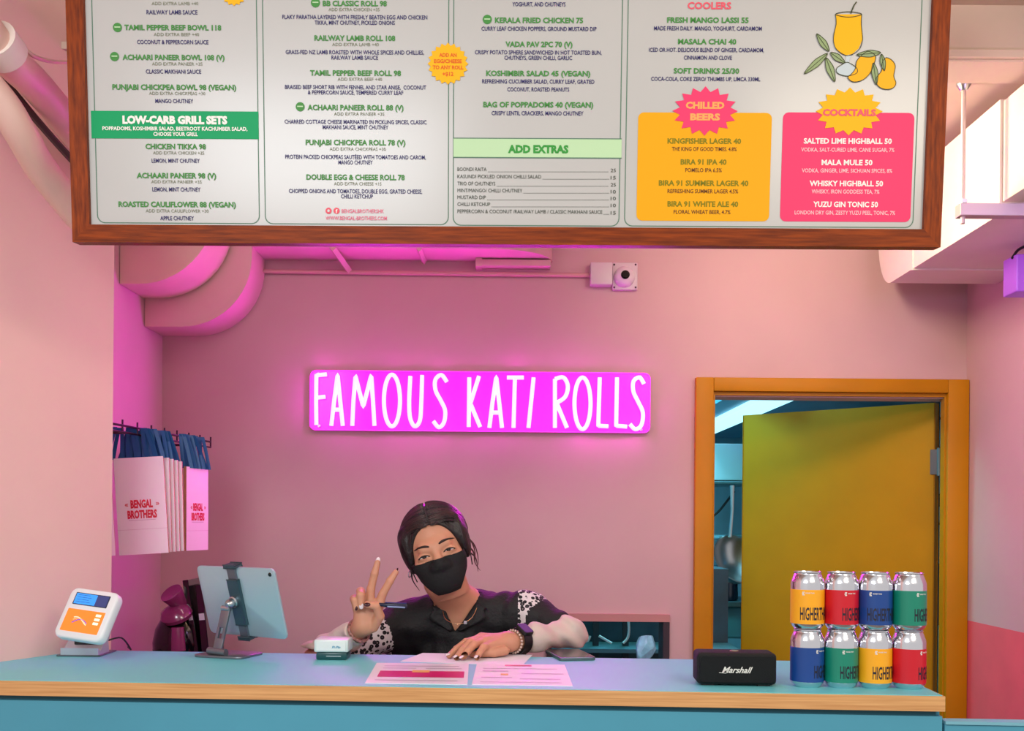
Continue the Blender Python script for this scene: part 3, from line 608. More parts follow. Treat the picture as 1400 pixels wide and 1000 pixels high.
def make_bag(label, BLc, BRc, TLc, txt=True, nrib=2, hang=None):
    M_, w, h = frame3(BLc, BRc, TLc)
    t = thing('paper_bag', label, 'paper bag', M_.translation, 'paper bags on the hook rack')
    bm = B(); z0, z1 = -.009, 0
    vs = [M_ @ Vector(p) for p in ((-w / 2, -h / 2, z0), (w / 2, -h / 2, z0), (w / 2, h / 2, z0 / 2), (-w / 2, h / 2, z0 / 2))]
    bm = bx(-w / 2, w / 2, -h / 2, h / 2, z0, z1 - .0012, M=M_); obj('gusset', bm, KRAFT, t)
    obj('front_panel', bx(-w / 2, w / 2, -h / 2, h / 2, z1 - .0012, z1, M=M_), BAGW, t)
    if txt:
        k = w / .137
        for s, x, y, ww, hh, bo in (('BENGAL', 0, .016, .062, .022, .05), ('BROTHERS', 0, -.013, .082, .022, .05), ('«', -.042, .016, .010, .012, .02), ('»', .044, .016, .010, .012, .02)):
            V, Fc = text_fit(s, ww * k, hh, lambda a, b: M_ @ Vector((a + x * k + .002, b + y - .01, .0006)), bo); obj('lettering', (V, Fc), REDI, t)
        obj('small_print', bx(-.036 * k, .038 * k, -.0405, -.0395, 0, .0005, M=M_), mat('faint_print', (196, 140, 170), .6), t)
        obj('fold_line', bx(-w / 2, w / 2, -.066, -.0652, 0, .0004, M=M_), mat('fold', (222, 168, 196), .6), t)
    for i in range(nrib):
        x0 = (-.43 + .86 * (i + .5) / nrib + random.uniform(-.05, .05)) * w
        base = M_ @ Vector((x0, h / 2, -.004)); tt = (base.y - r0.y) / (r1.y - r0.y); top = r0.lerp(r1, min(1, max(.02, tt + random.uniform(-.06, .06))))
        top = Vector((base.x * .72 + top.x * .28, top.y, top.z - .002))
        bm = B()
        for s in (-1, 1):
            pts = [base + Vector((s * .012, 0, -.004)), base.lerp(top, .5) + Vector((s * .009, 0, 0)), top + Vector((s * .004, 0, .002))]
            P = cr(pts, 3); A = [bm.verts.new(p + Vector((-.0052, 0, 0))) for p in P]; C_ = [bm.verts.new(p + Vector((.0052, .002, 0))) for p in P]; D_ = [bm.verts.new(p + Vector((0, .003, 0))) for p in P]
            for k in range(len(P) - 1):
                bm.faces.new((A[k], A[k + 1], C_[k + 1], C_[k])); bm.faces.new((C_[k], C_[k + 1], D_[k + 1], D_[k])); bm.faces.new((D_[k], D_[k + 1], A[k + 1], A[k]))
        obj('ribbon_handle', bm, RIB, t)
    return t
def bagpx(label, x0, yt0, yb0, x1, yt1, yb1, d0, d1, **k):
    return make_bag(label, at(x0, yb0, d0), at(x1, yb1, d1), at(x0, yt0, d0), **k)
lab = 'white paper bag seen edge-on in the fan behind the large-faced bag'
bagpx('foremost paper bag half hidden by the left pier', 92, 622, 764, 158, 629, 760, 2.76, 2.79, txt=False, nrib=7)
bagpx('front paper bag facing the room with full red lettering', 163, 627, 760, 230.5, 633, 756, 2.86, 2.87, nrib=12)
for i in range(4):
    bagpx('white paper bag seen edge-on, %s in the fan behind the fully lettered bag' % ('first', 'second', 'third', 'last')[i], 168 + 6 * i, 627.5 + 1.6 * i, 757 - .6 * i, 234.5 + 5.6 * i, 632 + 1.6 * i, 755 - .5 * i, 2.885 + .022 * i, 2.895 + .022 * i, txt=False, nrib=8)
bagpx('angled paper bag at the right end of the rack with narrow red lettering', 255, 638, 753.5, 284.5, 644, 752, 3.02, 3.14, nrib=8)

# ------------------------------------------------------------------ things behind the counter at the left
GB = mat('gloss_black', (10, 9, 12), .12, coat=.5)
PKG = mat('pink_reflection', (128, 44, 92), .2, coat=.5)  # pink reflections on the black gloss, put into a colour
cn = thing('black_canister', 'glossy black canister with painted pink highlights behind the counter', 'canister', at(243, 900, 3.1))
c = at(243, 905, 3.1); lathe_p = [(0, 0), (.06, 0), (.072, .02), (.074, .06), (.066, .1), (.05, .13), (0, .14)]
obj('body', lathe(B(), lathe_p, c=(c.x, c.y, c.z), seg=28), GB, cn, smooth=35)
M_ = Matrix.Translation(at(243, 845, 3.06)) @ Matrix.Rotation(R(-12), 4, 'Y') @ Matrix.Rotation(R(25), 4, 'X')
obj('collar', lathe(B(), [(.0, .0), (.044, .0), (.048, .012), (.04, .03), (.022, .04), (0, .04)], M=M_), PKG, cn, smooth=40)  # collar shape coloured as a pink highlight
M_ = Matrix.Translation(at(243, 822, 3.06)) @ Matrix.Rotation(R(-28), 4, 'Y') @ Matrix.Rotation(R(35), 4, 'X')
obj('lid', lathe(B(), [(0, -.03), (.02, -.03), (.026, 0), (.034, .03), (.034, .036), (.024, .034), (0, .03)], M=M_), PKG, cn, smooth=40)  # lid shape stands in for the upper pink highlight
obj('pink_highlight', tube(B(), [at(243, 858, 3.02), at(244, 890, 3.02)], [.018, .022], 12), PKG, cn, smooth=40)  # pink highlight down the front, built as a tube
sh = setp(obj('side_shelf', bx(XL + .001, at(300, 0, 3.1).x, 2.95, 3.3, c.z - .03, c.z), BLACK), 'black shelf holding the canister and folders behind the counter', 'shelf')
for k, (x0, x1, yt, lb) in enumerate(((266, 275, 793, 'tall black folder standing just right of the canister'), (277, 288, 800, 'shorter black folder standing behind the tablet'))):
    t = thing('folder', lb, 'folder', at((x0 + x1) / 2, 900, 3.06))
    a = at(x0, 905, 3.06); b = at(x1, yt, 3.06); sv = Matrix.Translation(Vector((a.x, 3.06, c.z))) @ Matrix.Rotation(R(-9 + 3 * k), 4, 'Y')
    obj('cover', bx(0, b.x - a.x, 0, .16, .0, b.z - c.z, bev=.002, M=sv), GB, t)
    obj('spine_label', bx(.003, b.x - a.x - .003, -.001, 0, .13, .15, M=sv), mat('label_grey', (190, 170, 190), .5), t)

# ------------------------------------------------------------------ payment terminal
tm = thing('payment_terminal', 'white payment terminal with blue and orange screens at the left end of the counter', 'card reader', onz(122, 895, CT))
BLc, BRc, TLc = at(72, 870, 2.27), at(137, 880, 2.235), at(93, 802, 2.325)
MT_, w, h = frame3(BLc, BRc, TLc)
bm = B(); prism(bm, rrect(w, h, .017, 6), -.022, .004, MT_, bev=.006); obj('casing', bm, WHITEP, tm, smooth=50)
def scr(nm, x0, x1, y0, y1, m, z0=.0035, z1=.0046, parent=tm, r=.001): bm = B(); prism(bm, [(x, y) for x, y in [((x0 + x1) / 2 + a, (y0 + y1) / 2 + b) for a, b in rrect(x1 - x0, y1 - y0, r, 2)]], z0, z1, MT_); return obj(nm, bm, m, parent)
def em(nm, c, s): return mat(nm, c, .3, emis=c, estr=s)
s1 = scr('upper_screen', -w * .36, w * .36, h * .16, h * .40, mat('screen_edge', (30, 40, 70), .3))
scr('screen_image', -w * .34, w * .1, h * .175, h * .385, em('screen_blue', (50, 140, 225), .7), .0046, .005, s1)
scr('screen_image', w * .1, w * .34, h * .175, h * .385, em('screen_navy', (50, 60, 110), .5), .0046, .005, s1)
for k in range(4): scr('screen_text', -w * .3, -w * .05 + (k % 2) * .006, h * (.35 - .045 * k), h * (.358 - .045 * k), em('screen_text', (20, 60, 130), .4), .005, .0052, s1, .0001)
s2 = scr('lower_screen', -w * .39, w * .39, -h * .37, h * .07, em('screen_orange', (245, 120, 40), .75))
for k, c_ in enumerate(((255, 230, 210),) * 3): scr('screen_button', w * .22, w * .33, h * (-.03 - .08 * k), h * (.02 - .08 * k), em('screen_pale', (255, 225, 200), .7), .0046, .005, s2)
for k in range(3):
    bm = B(); P = [MT_ @ Vector((w * (-.2 + .3 * t), h * (-.2 + .08 * math.sin(t * 3 + k * .5) + .02 * k), .0052)) for t in [i / 8 for i in range(9)]]; tube(bm, P, .0012, 5)
    obj('screen_swoosh', bm, em('screen_sw%d' % k, ((90, 90, 200), (255, 180, 120), (250, 220, 190))[k], .5), s2)
bm = B(); p = onz(118, 896, CT)
box(bm, p.x - .058, p.x + .045, p.y - .03, p.y + .07, CT, CT + .004, bev=.0015); obj('foot', bm, STEEL, tm)
SIL2 = mat('satin_silver', (196, 202, 212), .35, .6)
bm = B(); prf = [(-.03, .004), (.035, .004), (.03, .03), (.045, .05), (.03, .055), (.018, .036), (-.018, .012), (-.03, .02)]
yz_prism([(p.y + a, CT + b) for a, b in prf], p.x - .048, p.x + .040, bm); obj('cradle', bm, SIL2, tm)
obj('neck', bx(p.x - .03, p.x + .03, p.y + .0, p.y + .03, CT + .01, CT + .062, bev=.004), BLACK, tm)
obj('power_cord', tube(B(), cr([Vector((p.x + .035, p.y + .04, CT + .03)), Vector((p.x + .06, p.y + .06, CT + .034)), Vector((p.x + .075, p.y + .08, CT + .004)), Vector((p.x + .05, p.y + .13, CT + .003))], 5), .0022, 6), BLACK, tm, smooth=40)

# ------------------------------------------------------------------ tablet on a metal stand
tb = thing('tablet', 'pale silver-blue tablet seen from the back, clamped upright on its stand', 'tablet', onz(330, 880, CT))
BRc = at(394, 874.5, 2.38); TRc = at(380, 778, 2.335); BLc = at(289, 865, 2.52)
MTb, w, h = frame3(BLc, BRc, BLc + (TRc - BRc))
bm = B(); prism(bm, rrect(w, h, .013, 6), -.004, .003, MTb, bev=.002); obj('back_shell', bm, mat('tablet_shell', (168, 196, 206), .3, .35), tb, smooth=40)
bm = B(); prism(bm, rrect(w - .006, h - .006, .011, 6), -.0046, -.004, MTb); obj('glass', bm, mat('tablet_glass', (12, 12, 16), .08), tb)
obj('rear_camera', lathe(B(), [(0, .0052), (.004, .0052), (.005, .003), (0, .003)], M=MTb @ Matrix.Translation((w / 2 - .014, h / 2 - .014, 0)), seg=16), MATS['lens_black'], tb, smooth=40)
sd = thing('tablet_stand', 'grey folding metal stand holding the tablet', 'stand', onz(313, 896, CT))
CLM = mat('clamp_grey', (72, 98, 108), .35, .6); ARM = mat('arm_grey', (128, 130, 138), .35, .8)
bp0 = onz(313, 897, CT); rz = R(-18)
MBs = Matrix.Translation((bp0.x, bp0.y, CT)) @ Matrix.Rotation(rz, 4, 'Z')
bm = B(); prism(bm, rrect(.13, .105, .015, 5), 0, .006, MBs, bev=.0015); obj('base_plate', bm, ARM, sd, smooth=40)
# clamp strap on the tablet's back
ux = -w * .02
bm = B(); box(bm, ux - .016, ux + .016, -h * .32, h * .33, .003, .012, bev=.002, M=MTb); obj('clamp_body', bm, CLM, sd, smooth=30)
obj('slide', bx(ux - .013, ux + .013, -h * .5, -h * .32, .0032, .009, M=MTb), ARM, sd); obj('slide', bx(ux - .013, ux + .013, h * .33, h * .5, .0032, .009, M=MTb), ARM, sd)
bm = B(); box(bm, ux - .018, ux + .018, h / 2, h / 2 + .007, -.012, .012, bev=.002, M=MTb); box(bm, ux - .018, ux + .018, -h / 2 - .007, -h / 2, -.012, .012, bev=.002, M=MTb); obj('jaw', bm, CLM, sd, smooth=30)
bc = MTb @ Vector((ux - .004, .004, .012))
obj('ball_joint', lathe(B(), [(0, -.002), (.014, -.002), (.014, .006), (.011, .008), (.012, .012), (.011, .02), (.006, .026), (0, .027)], M=Matrix.Translation(bc) @ MTb.to_3x3().to_4x4()), SILVER, sd, smooth=35)
bj = MTb @ Vector((ux - .012, -.006, .034)); hb = at(297, 889, bp0.y - .035); hb.z = CT + .014
xax = Vector((math.cos(R(-25)), math.sin(R(-25)), 0)); zax = (bj - hb); ln = zax.length; zax.normalize(); xax = (xax - zax * xax.dot(zax)).normalized(); yax = zax.cross(xax)
MA = Matrix(((xax.x, yax.x, zax.x, hb.x), (xax.y, yax.y, zax.y, hb.y), (xax.z, yax.z, zax.z, hb.z), (0, 0, 0, 1)))
bm = B(); box(bm, -.0125, .0125, -.003, .003, 0, ln * .3, bev=.001, M=MA); box(bm, -.0125, -.0055, -.003, .003, ln * .3, ln * .55, M=MA); box(bm, .0055, .0125, -.003, .003, ln * .3, ln * .55, M=MA); box(bm, -.0125, .0125, -.003, .003, ln * .55, ln, bev=.001, M=MA)
obj('arm', bm, ARM, sd, smooth=30)
obj('hinge', tube(B(), [hb - xax * .026, hb + xax * .026], .0085, 16), ARM, sd, smooth=40)
obj('knuckle', tube(B(), [bj - xax * .012, bj + xax * .012], .007, 14), SILVER, sd, smooth=40)

# ------------------------------------------------------------------ small items on the counter
pc = onz(453, 903, CT)
rd = thing('receipt_printer', 'small white-faced device with teal base beside the raised hand', 'device', pc)
a, b = at(430, 903, pc.y), at(477, 903, pc.y); wx = b.x - a.x
obj('base', bx(pc.x - wx / 2 + .004, pc.x + wx / 2 - .004, pc.y, pc.y + .06, CT, CT + .018, bev=.004), mat('teal_dark', (22, 74, 78), .3), rd, smooth=30)
obj('shell', bx(pc.x - wx / 2, pc.x + wx / 2, pc.y - .006, pc.y + .064, CT + .0185, CT + .048, bev=.004), mat('shell_white', (214, 226, 224), .3), rd, smooth=30)
obj('face_plate', bx(pc.x - wx / 2 + .006, pc.x + wx / 2 - .006, pc.y - .0072, pc.y - .006, CT + .022, CT + .044), mat('face_white', (232, 238, 236), .15), rd)
for k, s in enumerate(('Pi-Pin',)):
    V, Fc = text_fit(s, .02, .006, lambda x, y: Vector((pc.x + .012 + x, pc.y - .0078, CT + .031 + y)), .03, shear=.3); obj('lettering', (V, Fc), mat('print_teal', (90, 160, 190), .4), rd)
obj('slot', bx(pc.x - .012, pc.x + .022, pc.y - .0008, pc.y, CT + .008, CT + .010), SILVER, rd)

def sheet(name, label, cat, pts, m, t=.0006, z=CT):
    P = [onz(px, py, z) for px, py in pts]; bm = B(); lo = [bm.verts.new((p.x, p.y, z)) for p in P]; hi = [bm.verts.new((p.x, p.y, z + t)) for p in P]
    for k in range(4): bm.faces.new((lo[k], lo[(k + 1) % 4], hi[(k + 1) % 4], hi[k]))
    bm.faces.new(hi); bm.faces.new(lo[::-1]); return bm, P
def quadlerp(P, u, v): return (P[0].lerp(P[1], u)).lerp(P[3].lerp(P[2], u), v)      # P: front-left, front-right, back-right, back-left
def patch(P, u0, u1, v0, v1, z):
    bm = B(); bm.faces.new([bm.verts.new((q.x, q.y, z)) for q in (quadlerp(P, u0, v0), quadlerp(P, u1, v0), quadlerp(P, u1, v1), quadlerp(P, u0, v1))]); return bm
LAMI = mat('laminated_menu', (240, 238, 242), .35, coat=.15)
st = thing('menu_card', 'laminated menu card with a magenta bar at the counter front', 'menu card', onz(570, 925, CT))
bm, P = sheet('', '', '', ((499, 935), (639, 937), (641, 908.5), (515, 907.5)), LAMI, .0012); obj('card', bm, LAMI, st)
obj('magenta_bar', patch(P, .085, .96, .28, .58, CT + .0016), mat('magenta_print', (214, 24, 108), .3), st)
obj('amber_mark', patch(P, .42, .6, .5, .62, CT + .0019), mat('amber_print', (245, 190, 90), .3), st)
for u0, u1, v0, v1 in ((.1, .9, .82, .85), (.1, .45, .7, .73), (.55, .93, .7, .73), (.08, .9, .12, .15)): obj('printed_line', patch(P, u0, u1, v0, v1, CT + .0016), mat('soft_print', (190, 176, 190), .3), st)
st = thing('menu_card', 'white menu card with small red heading to the right of the magenta-bar card', 'menu card', onz(715, 925, CT))
bm, P = sheet('', '', '', ((645, 937), (783, 939), (772, 910), (652, 908.5)), LAMI, .0012); obj('card', bm, LAMI, st)
obj('red_heading', patch(P, .32, .62, .88, .95, CT + .0016), mat('red_soft', (228, 110, 130), .3), st)
for u0, u1, v0, v1 in ((.08, .36, .6, .64), (.08, .9, .74, .76), (.5, .95, .5, .53), (.08, .4, .3, .33), (.48, .9, .25, .28), (.08, .9, .1, .12)): obj('printed_line', patch(P, u0, u1, v0, v1, CT + .0016), MATS['soft_print'], st)
obj('orange_mark', patch(P, .28, .36, .42, .5, CT + .0017), MATS['amber_print'], st)
st = thing('paper_sheet', 'blank white paper sheet lying under the flat hand', 'paper', onz(640, 900, CT))
bm, P = sheet('', '', '', ((547, 905), (714, 911), (728, 896), (578, 893.5)), PAPER, .0006); obj('sheet', bm, PAPER, st)

ph = thing('smartphone', 'grey smartphone lying face up right of the flat hand', 'phone', onz(786, 898, CT))
P = [onz(768, 906, CT), onz(818, 905, CT), onz(795, 891.5, CT), onz(751, 891.5, CT)]
M_, w, h = frame3(P[0], P[1], P[3]); h = min(h, .15)
bm = B(); prism(bm, rrect(w, h, .009), 0.0, .008, M_, bev=.0015); obj('case', bm, mat('phone_case', (96, 110, 116), .3, .5), ph, smooth=40)
bm = B(); prism(bm, rrect(w - .006, h - .006, .007), .008, .0086, M_); obj('screen', bm, mat('phone_glass', (40, 40, 48), .06), ph)

# portable speaker
sp0 = onz(1009, 939.5, CT)
spk = thing('portable_speaker', 'black portable speaker with white script badge beside the cans', 'speaker', sp0)
swd = .158; 
Ms = Matrix.Translation((sp0.x, sp0.y + .038, CT)) @ Matrix.Rotation(math.atan2(fdir.y, fdir.x) , 4, 'Z')
obj('cabinet', bx(-swd / 2, swd / 2, -.036, .036, .003, .0665, bev=.009, M=Ms, seg=4), BLACKR, spk, smooth=60)
GRM = mat('speaker_grille', (14, 14, 16), .5, bump=.6, bscale=1400)
bm = B(); prism(bm, rrect(swd - .012, .052, .007), .0, .0025, Ms @ Matrix.Translation((0, -.036, .0345)) @ Matrix.Rotation(R(90), 4, 'X')); obj('front_grille', bm, GRM, spk, smooth=40)
obj('top_button', lathe(B(), [(0, .0682), (.008, .068), (.009, .0665), (0, .066)], M=Ms, seg=20), mat('brass', (190, 170, 140), .3, 1.0), spk, smooth=40)
for x in (-.055, .055): obj('foot', bx(x - .012, x + .012, -.025, .025, 0, .0035, M=Ms), BLACK, spk)
V, Fc = text_fit('Marshall', .061, .0125, lambda x, y: Ms @ Vector((x, -.0392, .034 + y)), .02, shear=.45)
obj('badge_lettering', (V, Fc), mat('badge_white', (225, 222, 214), .3), spk, label='white script lettering reading Marshall')
obj('badge_stroke', tube(B(), [Ms @ Vector((-.036, -.0392, .028)), Ms @ Vector((-.022, -.0392, .0268))], .0006, 5), MATS['badge_white'], spk)

# ------------------------------------------------------------------ cans
ALU = mat('can_aluminium', (222, 222, 228), .16, 1.0)
CANR = .0328; CANH = .115
canc = {'yellow': (250, 172, 22), 'red': (206, 14, 36), 'blue': (18, 66, 140), 'green': (14, 132, 106)}
def can_body():
    return lathe(B(), [(0, .006), (.018, .005), (.0225, 0), (.0245, .0), (.0285, .004), (.0322, .0095), (CANR, .014), (CANR, .092), (.0322, .0955), (.0275, .1085), (.0262, .1105), (.0262, .112), (.0275, .1135), (.0275, .115), (.0262, .115), (.0252, .112), (0, .112)], seg=36)
def make_can(colour, label, loc, a0):
    t = thing('drink_can', label, 'can', (0, 0, 0), 'stacked craft drink cans')
    obj('can_shell', can_body(), ALU, t, smooth=35)
    obj('pull_tab', bx(-.008, .008, -.004, .012, .112, .1132, bev=.0004), ALU, t)
    obj('label_band', lathe(B(), [(CANR, .0118), (CANR + .0004, .012), (CANR + .0004, .0795), (CANR, .08)], seg=36), mat('can_' + colour, canc[colour], .38), t, smooth=35)
    rr = CANR + .0008
    def wrap(x, y, xo, zo):
        th = (x + xo) / rr; return Vector((rr * math.sin(th), -rr * math.cos(th), zo + y))
    s0 = a0 * CANR
    wd = .070
    V, Fc = text_fit('HIGHERTHAN', wd, .0255, lambda x, y: wrap(x, y, s0 + wd / 2, .0335), .018)
    obj('lettering', (V, Fc), mat('can_ink', (24, 22, 40), .5), t)
    V, Fc = text_fit('HIGHER THAN', .017, .0026, lambda x, y: wrap(x, y, s0 + .019, .0738), .02)
    obj('small_lettering', (V, Fc), mat('can_white', (236, 232, 224), .5), t)
    bm = B()
    for j in range(3):
        for ii in range(2):
            x0 = s0 + .0045 + .0022 * ii - (0.0008 if j == 1 else 0); z0 = .069 + .0026 * j
            bm.faces.new([bm.verts.new(wrap(0, 0, x0 + a, z0 + b)) for a, b in ((0, 0), (.0018, 0), (.0018, .0022), (0, .0022))])
    obj('small_emblem', bm, MATS['can_white'], t)
    t.location = loc; return t
c0 = onz(1103, 938.5, CT); sp_ = .0668
rows = [[('blue', .15), ('green', -.35), ('yellow', -.45), ('red', .22)], [('yellow', -.72), ('red', -.25), ('blue', -.8), ('green', -.05)]]
pos = ['at the left end', 'second from the left', 'third from the left', 'at the right end']
for r_ in range(2):
    for i, (cn_, a0) in enumerate(rows[r_]):
        l = c0 + fdir * sp_ * i + Vector((0, 0, CANH * r_)) + Vector((random.uniform(-.0003, .0003), 0, 0))
        make_can(cn_, '%s-labelled silver can, %s of the %s row' % (cn_, pos[i], ('lower', 'upper')[r_]), l, a0)

# ------------------------------------------------------------------ kitchen contents
hd = thing('range_hood', 'pale steel hood with a bright lit strip seen through the doorway', 'hood', (1.1, 4.9, CZ + .5))
obj('canopy', yz_prism([(4.0, CZ + .52), (6.4, CZ + .52), (6.4, CZ + .9), (4.0, CZ + .9)], .9, 1.8), mat('hood_blue', (70, 130, 160), .4), hd)
obj('light_strip', bx(1.02, 1.16, 4.0, 6.4, CZ + .50, CZ + .52), em('hood_light', (170, 240, 255), 1.6), hd)
rkk = thing('kitchen_rack', 'dark steel kitchen rack with shelves beyond the open door', 'rack', (1.05, 4.9, 0))
for z, hh in ((CZ + .17, .014), (CZ - .085, .02), (CZ - .40, .025), (CZ - .8, .03)): obj('shelf', bx(.6, 1.6, 4.75, 5.1, z, z + hh, bev=.003), KD, rkk)
for x in (.62, 1.58):
    for y in (4.77, 5.08): obj('post', bx(x - .015, x + .015, y - .015, y + .015, 0, CZ + .19), KD, rkk)
hp_ = thing('extractor_panel', 'pale blue steel panel high behind the kitchen rack', 'panel', (1.3, 5.3, CZ + .2))
obj('panel_sheet', bx(.8, 1.8, 5.3, 5.34, CZ + .21, CZ + .40, bev=.004), mat('panel_blue', (190, 220, 235), .3), hp_)
for x in (.85, 1.75): obj('panel_strut', bx(x - .015, x + .015, 5.3, 5.34, CZ + .40, CZ + .519), KDARK, hp_)
obj('panel_lip', bx(.8, 1.8, 5.27, 5.34, CZ + .18, CZ + .21), KDARK, hp_)
pt = thing('stock_pot', 'shiny steel pot hanging in the kitchen rack', 'pot', (1.0, 4.68, CZ - .3))
M_ = Matrix.Translation(at(1003, 768, 4.60)) @ Matrix.Rotation(R(60), 4, 'X') @ Matrix.Rotation(R(20), 4, 'Y')
obj('bowl', lathe(B(), [(0, -.06), (.06, -.055), (.1, -.025), (.118, .02), (.12, .03), (.114, .03), (.09, -.015), (0, -.045)], M=M_), SILVER, pt, smooth=50)
obj('handle', tube(B(), [at(998, 735, 4.60), at(1001, 700, 4.60), at(1001, 664, 4.60)], [.008, .007, .011], 8), SILVER, pt, smooth=40)
jr = thing('steel_container', 'dark round container on the lower kitchen shelf', 'container', at(990, 822, 4.85))
pj = at(990, 823, 4.85); pj.z = CZ - .375
obj('body', lathe(B(), [(0, 0), (.06, 0), (.065, .01), (.06, .15), (.04, .2), (0, .2)], c=(pj.x, pj.y, pj.z)), mat('jar_dark', (22, 36, 60), .2), jr, smooth=40)
obj('lid', lathe(B(), [(.045, .0), (.045, .015), (.02, .03), (0, .03)], c=(pj.x, pj.y, pj.z + .195)), SILVER, jr, smooth=40)
bn_ = setp(obj('white_bowl', lathe(B(), [(0, 0), (.03, 0), (.055, .03), (.052, .03), (.028, .004), (0, .004)], c=(at(979, 822, 4.8).x, 4.8, CZ - .375)), WHITEP, smooth=40), 'small white bowl on the lower kitchen shelf', 'bowl')
bc_ = setp(obj('storage_box', bx(.75, 1.35, 4.78, 5.05, CZ - .55, CZ - .401, bev=.01), mat('box_teal', (60, 140, 165), .4)), 'teal storage box below the kitchen shelf', 'box')
ut = setp(obj('ladle', tube(B(), cr([at(975, 706, 4.9), at(985, 697, 4.9), at(1004, 672, 4.9)], 3), .006, 6), KDARK, smooth=40), 'dark slanting ladle handle in the kitchen rack', 'utensil')
fdg = thing('kitchen_fridge', 'pale blue-white cabinet column seen through the hinge gap', 'cabinet', (2.2, 5.0, 0))
obj('body', bx(1.85, 2.55, 5.0, 5.6, 0, CZ + .64), KDARK, fdg)
for z0, z1 in ((.515, .60), (.37, .505), (.14, .28), (-.0, .08), (-.2, -.01), (-1.2, -.5)): obj('cabinet_door', bx(2.083, 2.53, 4.98, 5.0, CZ + z0, CZ + z1, bev=.003), mat('cab_white', (220, 235, 240), .3), fdg)
# rack behind the hatch
hrk = thing('dish_rack', 'dark steel equipment rack with wire seen through the low hatch', 'rack', (.35, 4.1, 0))
obj('cabinet', bx(.0, .9, 4.25, 4.6, 0, CZ - .2), mat('hatch_teal', (26, 62, 78), .4, noise=.3, nscale=5), hrk)
for x in (.22, .34, .46, .62): obj('post', bx(x - .012, x + .012, 4.1, 4.13, 0, CZ - .25), KDARK, hrk)
obj('shelf', bx(.0, .9, 4.0, 4.24, CZ - .52, CZ - .505), KD, hrk)
WIRE = mat('white_cable', (200, 214, 220), .4)
obj('cable', tube(B(), cr([at(859, 846, 3.9), at(860, 862, 3.9), at(858, 873, 3.9), at(852, 880, 3.9)], 4), .005, 8), WIRE, hrk, smooth=40)
obj('cable', tube(B(), [at(819, 870, 3.9), at(836, 880, 3.9)], .005, 8), WIRE, hrk, smooth=40)
obj('cable', tube(B(), cr([at(798, 877, 3.9), at(804, 877, 3.9), at(807, 870, 3.9)], 3), .004, 8), WIRE, hrk, smooth=40)
# crumpled blue bag on the hatch sill
bm = B(); bmesh.ops.create_icosphere(bm, subdivisions=4, radius=1)
rng = random.Random(3); pl3 = [(Vector((rng.gauss(0, 1), rng.gauss(0, 1), rng.gauss(0, 1))).normalized(), rng.uniform(.62, .95)) for _ in range(46)]
for v in bm.verts:
    n_ = v.co.normalized(); v.co = n_ * min([k / max(n_.dot(q), .001) for q, k in pl3 if n_.dot(q) > .3] + [1.0])
cb = at(881, 885, YB + .0); zz = hz0 + .11
for v in bm.verts: v.co = Vector((cb.x + v.co.x * .045 + .02 * v.co.z * .5, YB - .012 + v.co.y * .036, zz + .06 + v.co.z * .066))
setp(obj('plastic_bag', bm, mat('blue_plastic', (140, 210, 245), .25, noise=.2, nscale=30)), 'crumpled light blue plastic bag on the hatch sill', 'plastic bag')
# ------------------------------------------------------------------ person: signed-distance bodies meshed with surface nets
def surface_nets(f, org, h):
    nx, ny, nz = f.shape; s = f < 0
    cells = np.zeros((nx - 1, ny - 1, nz - 1), dtype=np.int8)
    for i in (0, 1):
        for j in (0, 1):
            for k in (0, 1): cells += s[i:nx - 1 + i, j:ny - 1 + j, k:nz - 1 + k]
    act = (cells > 0) & (cells < 8); idx = -np.ones(act.shape, dtype=np.int64); I = np.argwhere(act); idx[act] = np.arange(len(I))
    acc = np.zeros((len(I), 3)); cnt = np.zeros(len(I))
    C_ = [(i, j, k) for i in (0, 1) for j in (0, 1) for k in (0, 1)]
    for a in range(8):
        for b in range(a + 1, 8):
            d = [C_[b][q] - C_[a][q] for q in range(3)]
            if sum(abs(x) for x in d) != 1: continue
            A = I + C_[a]; Bq = I + C_[b]; fa = f[A[:, 0], A[:, 1], A[:, 2]]; fb = f[Bq[:, 0], Bq[:, 1], Bq[:, 2]]
            m = (fa < 0) != (fb < 0); t = np.where(m, fa / np.where(m, fa - fb, 1), 0)
            p = np.array(C_[a]) + t[:, None] * np.array(d); acc += np.where(m[:, None], p, 0); cnt += m
    V = (I + acc / cnt[:, None]) * h + np.array(org)
    Fs = []
    for ax in range(3):
        o = [q for q in range(3) if q != ax]
        sl0 = [slice(1, -1)] * 3; sl0[ax] = slice(0, -1); sl1 = [slice(1, -1)] * 3; sl1[ax] = slice(1, None)
        a = s[tuple(sl0)]; b = s[tuple(sl1)]; ch = np.argwhere(a != b)
        if not len(ch): continue
        base = ch.copy(); base[:, o[0]] += 1; base[:, o[1]] += 1
        flip = a[ch[:, 0], ch[:, 1], ch[:, 2]]
        q = []
        for (u, v) in ((-1, -1), (0, -1), (0, 0), (-1, 0)):
            c = base.copy(); c[:, o[0]] += u; c[:, o[1]] += v; q.append(idx[c[:, 0], c[:, 1], c[:, 2]])
        q = np.stack(q, 1)
        if ax == 1: flip = ~flip
        q[~flip] = q[~flip][:, ::-1]
        Fs.append(q)
    return V, np.concatenate(Fs)
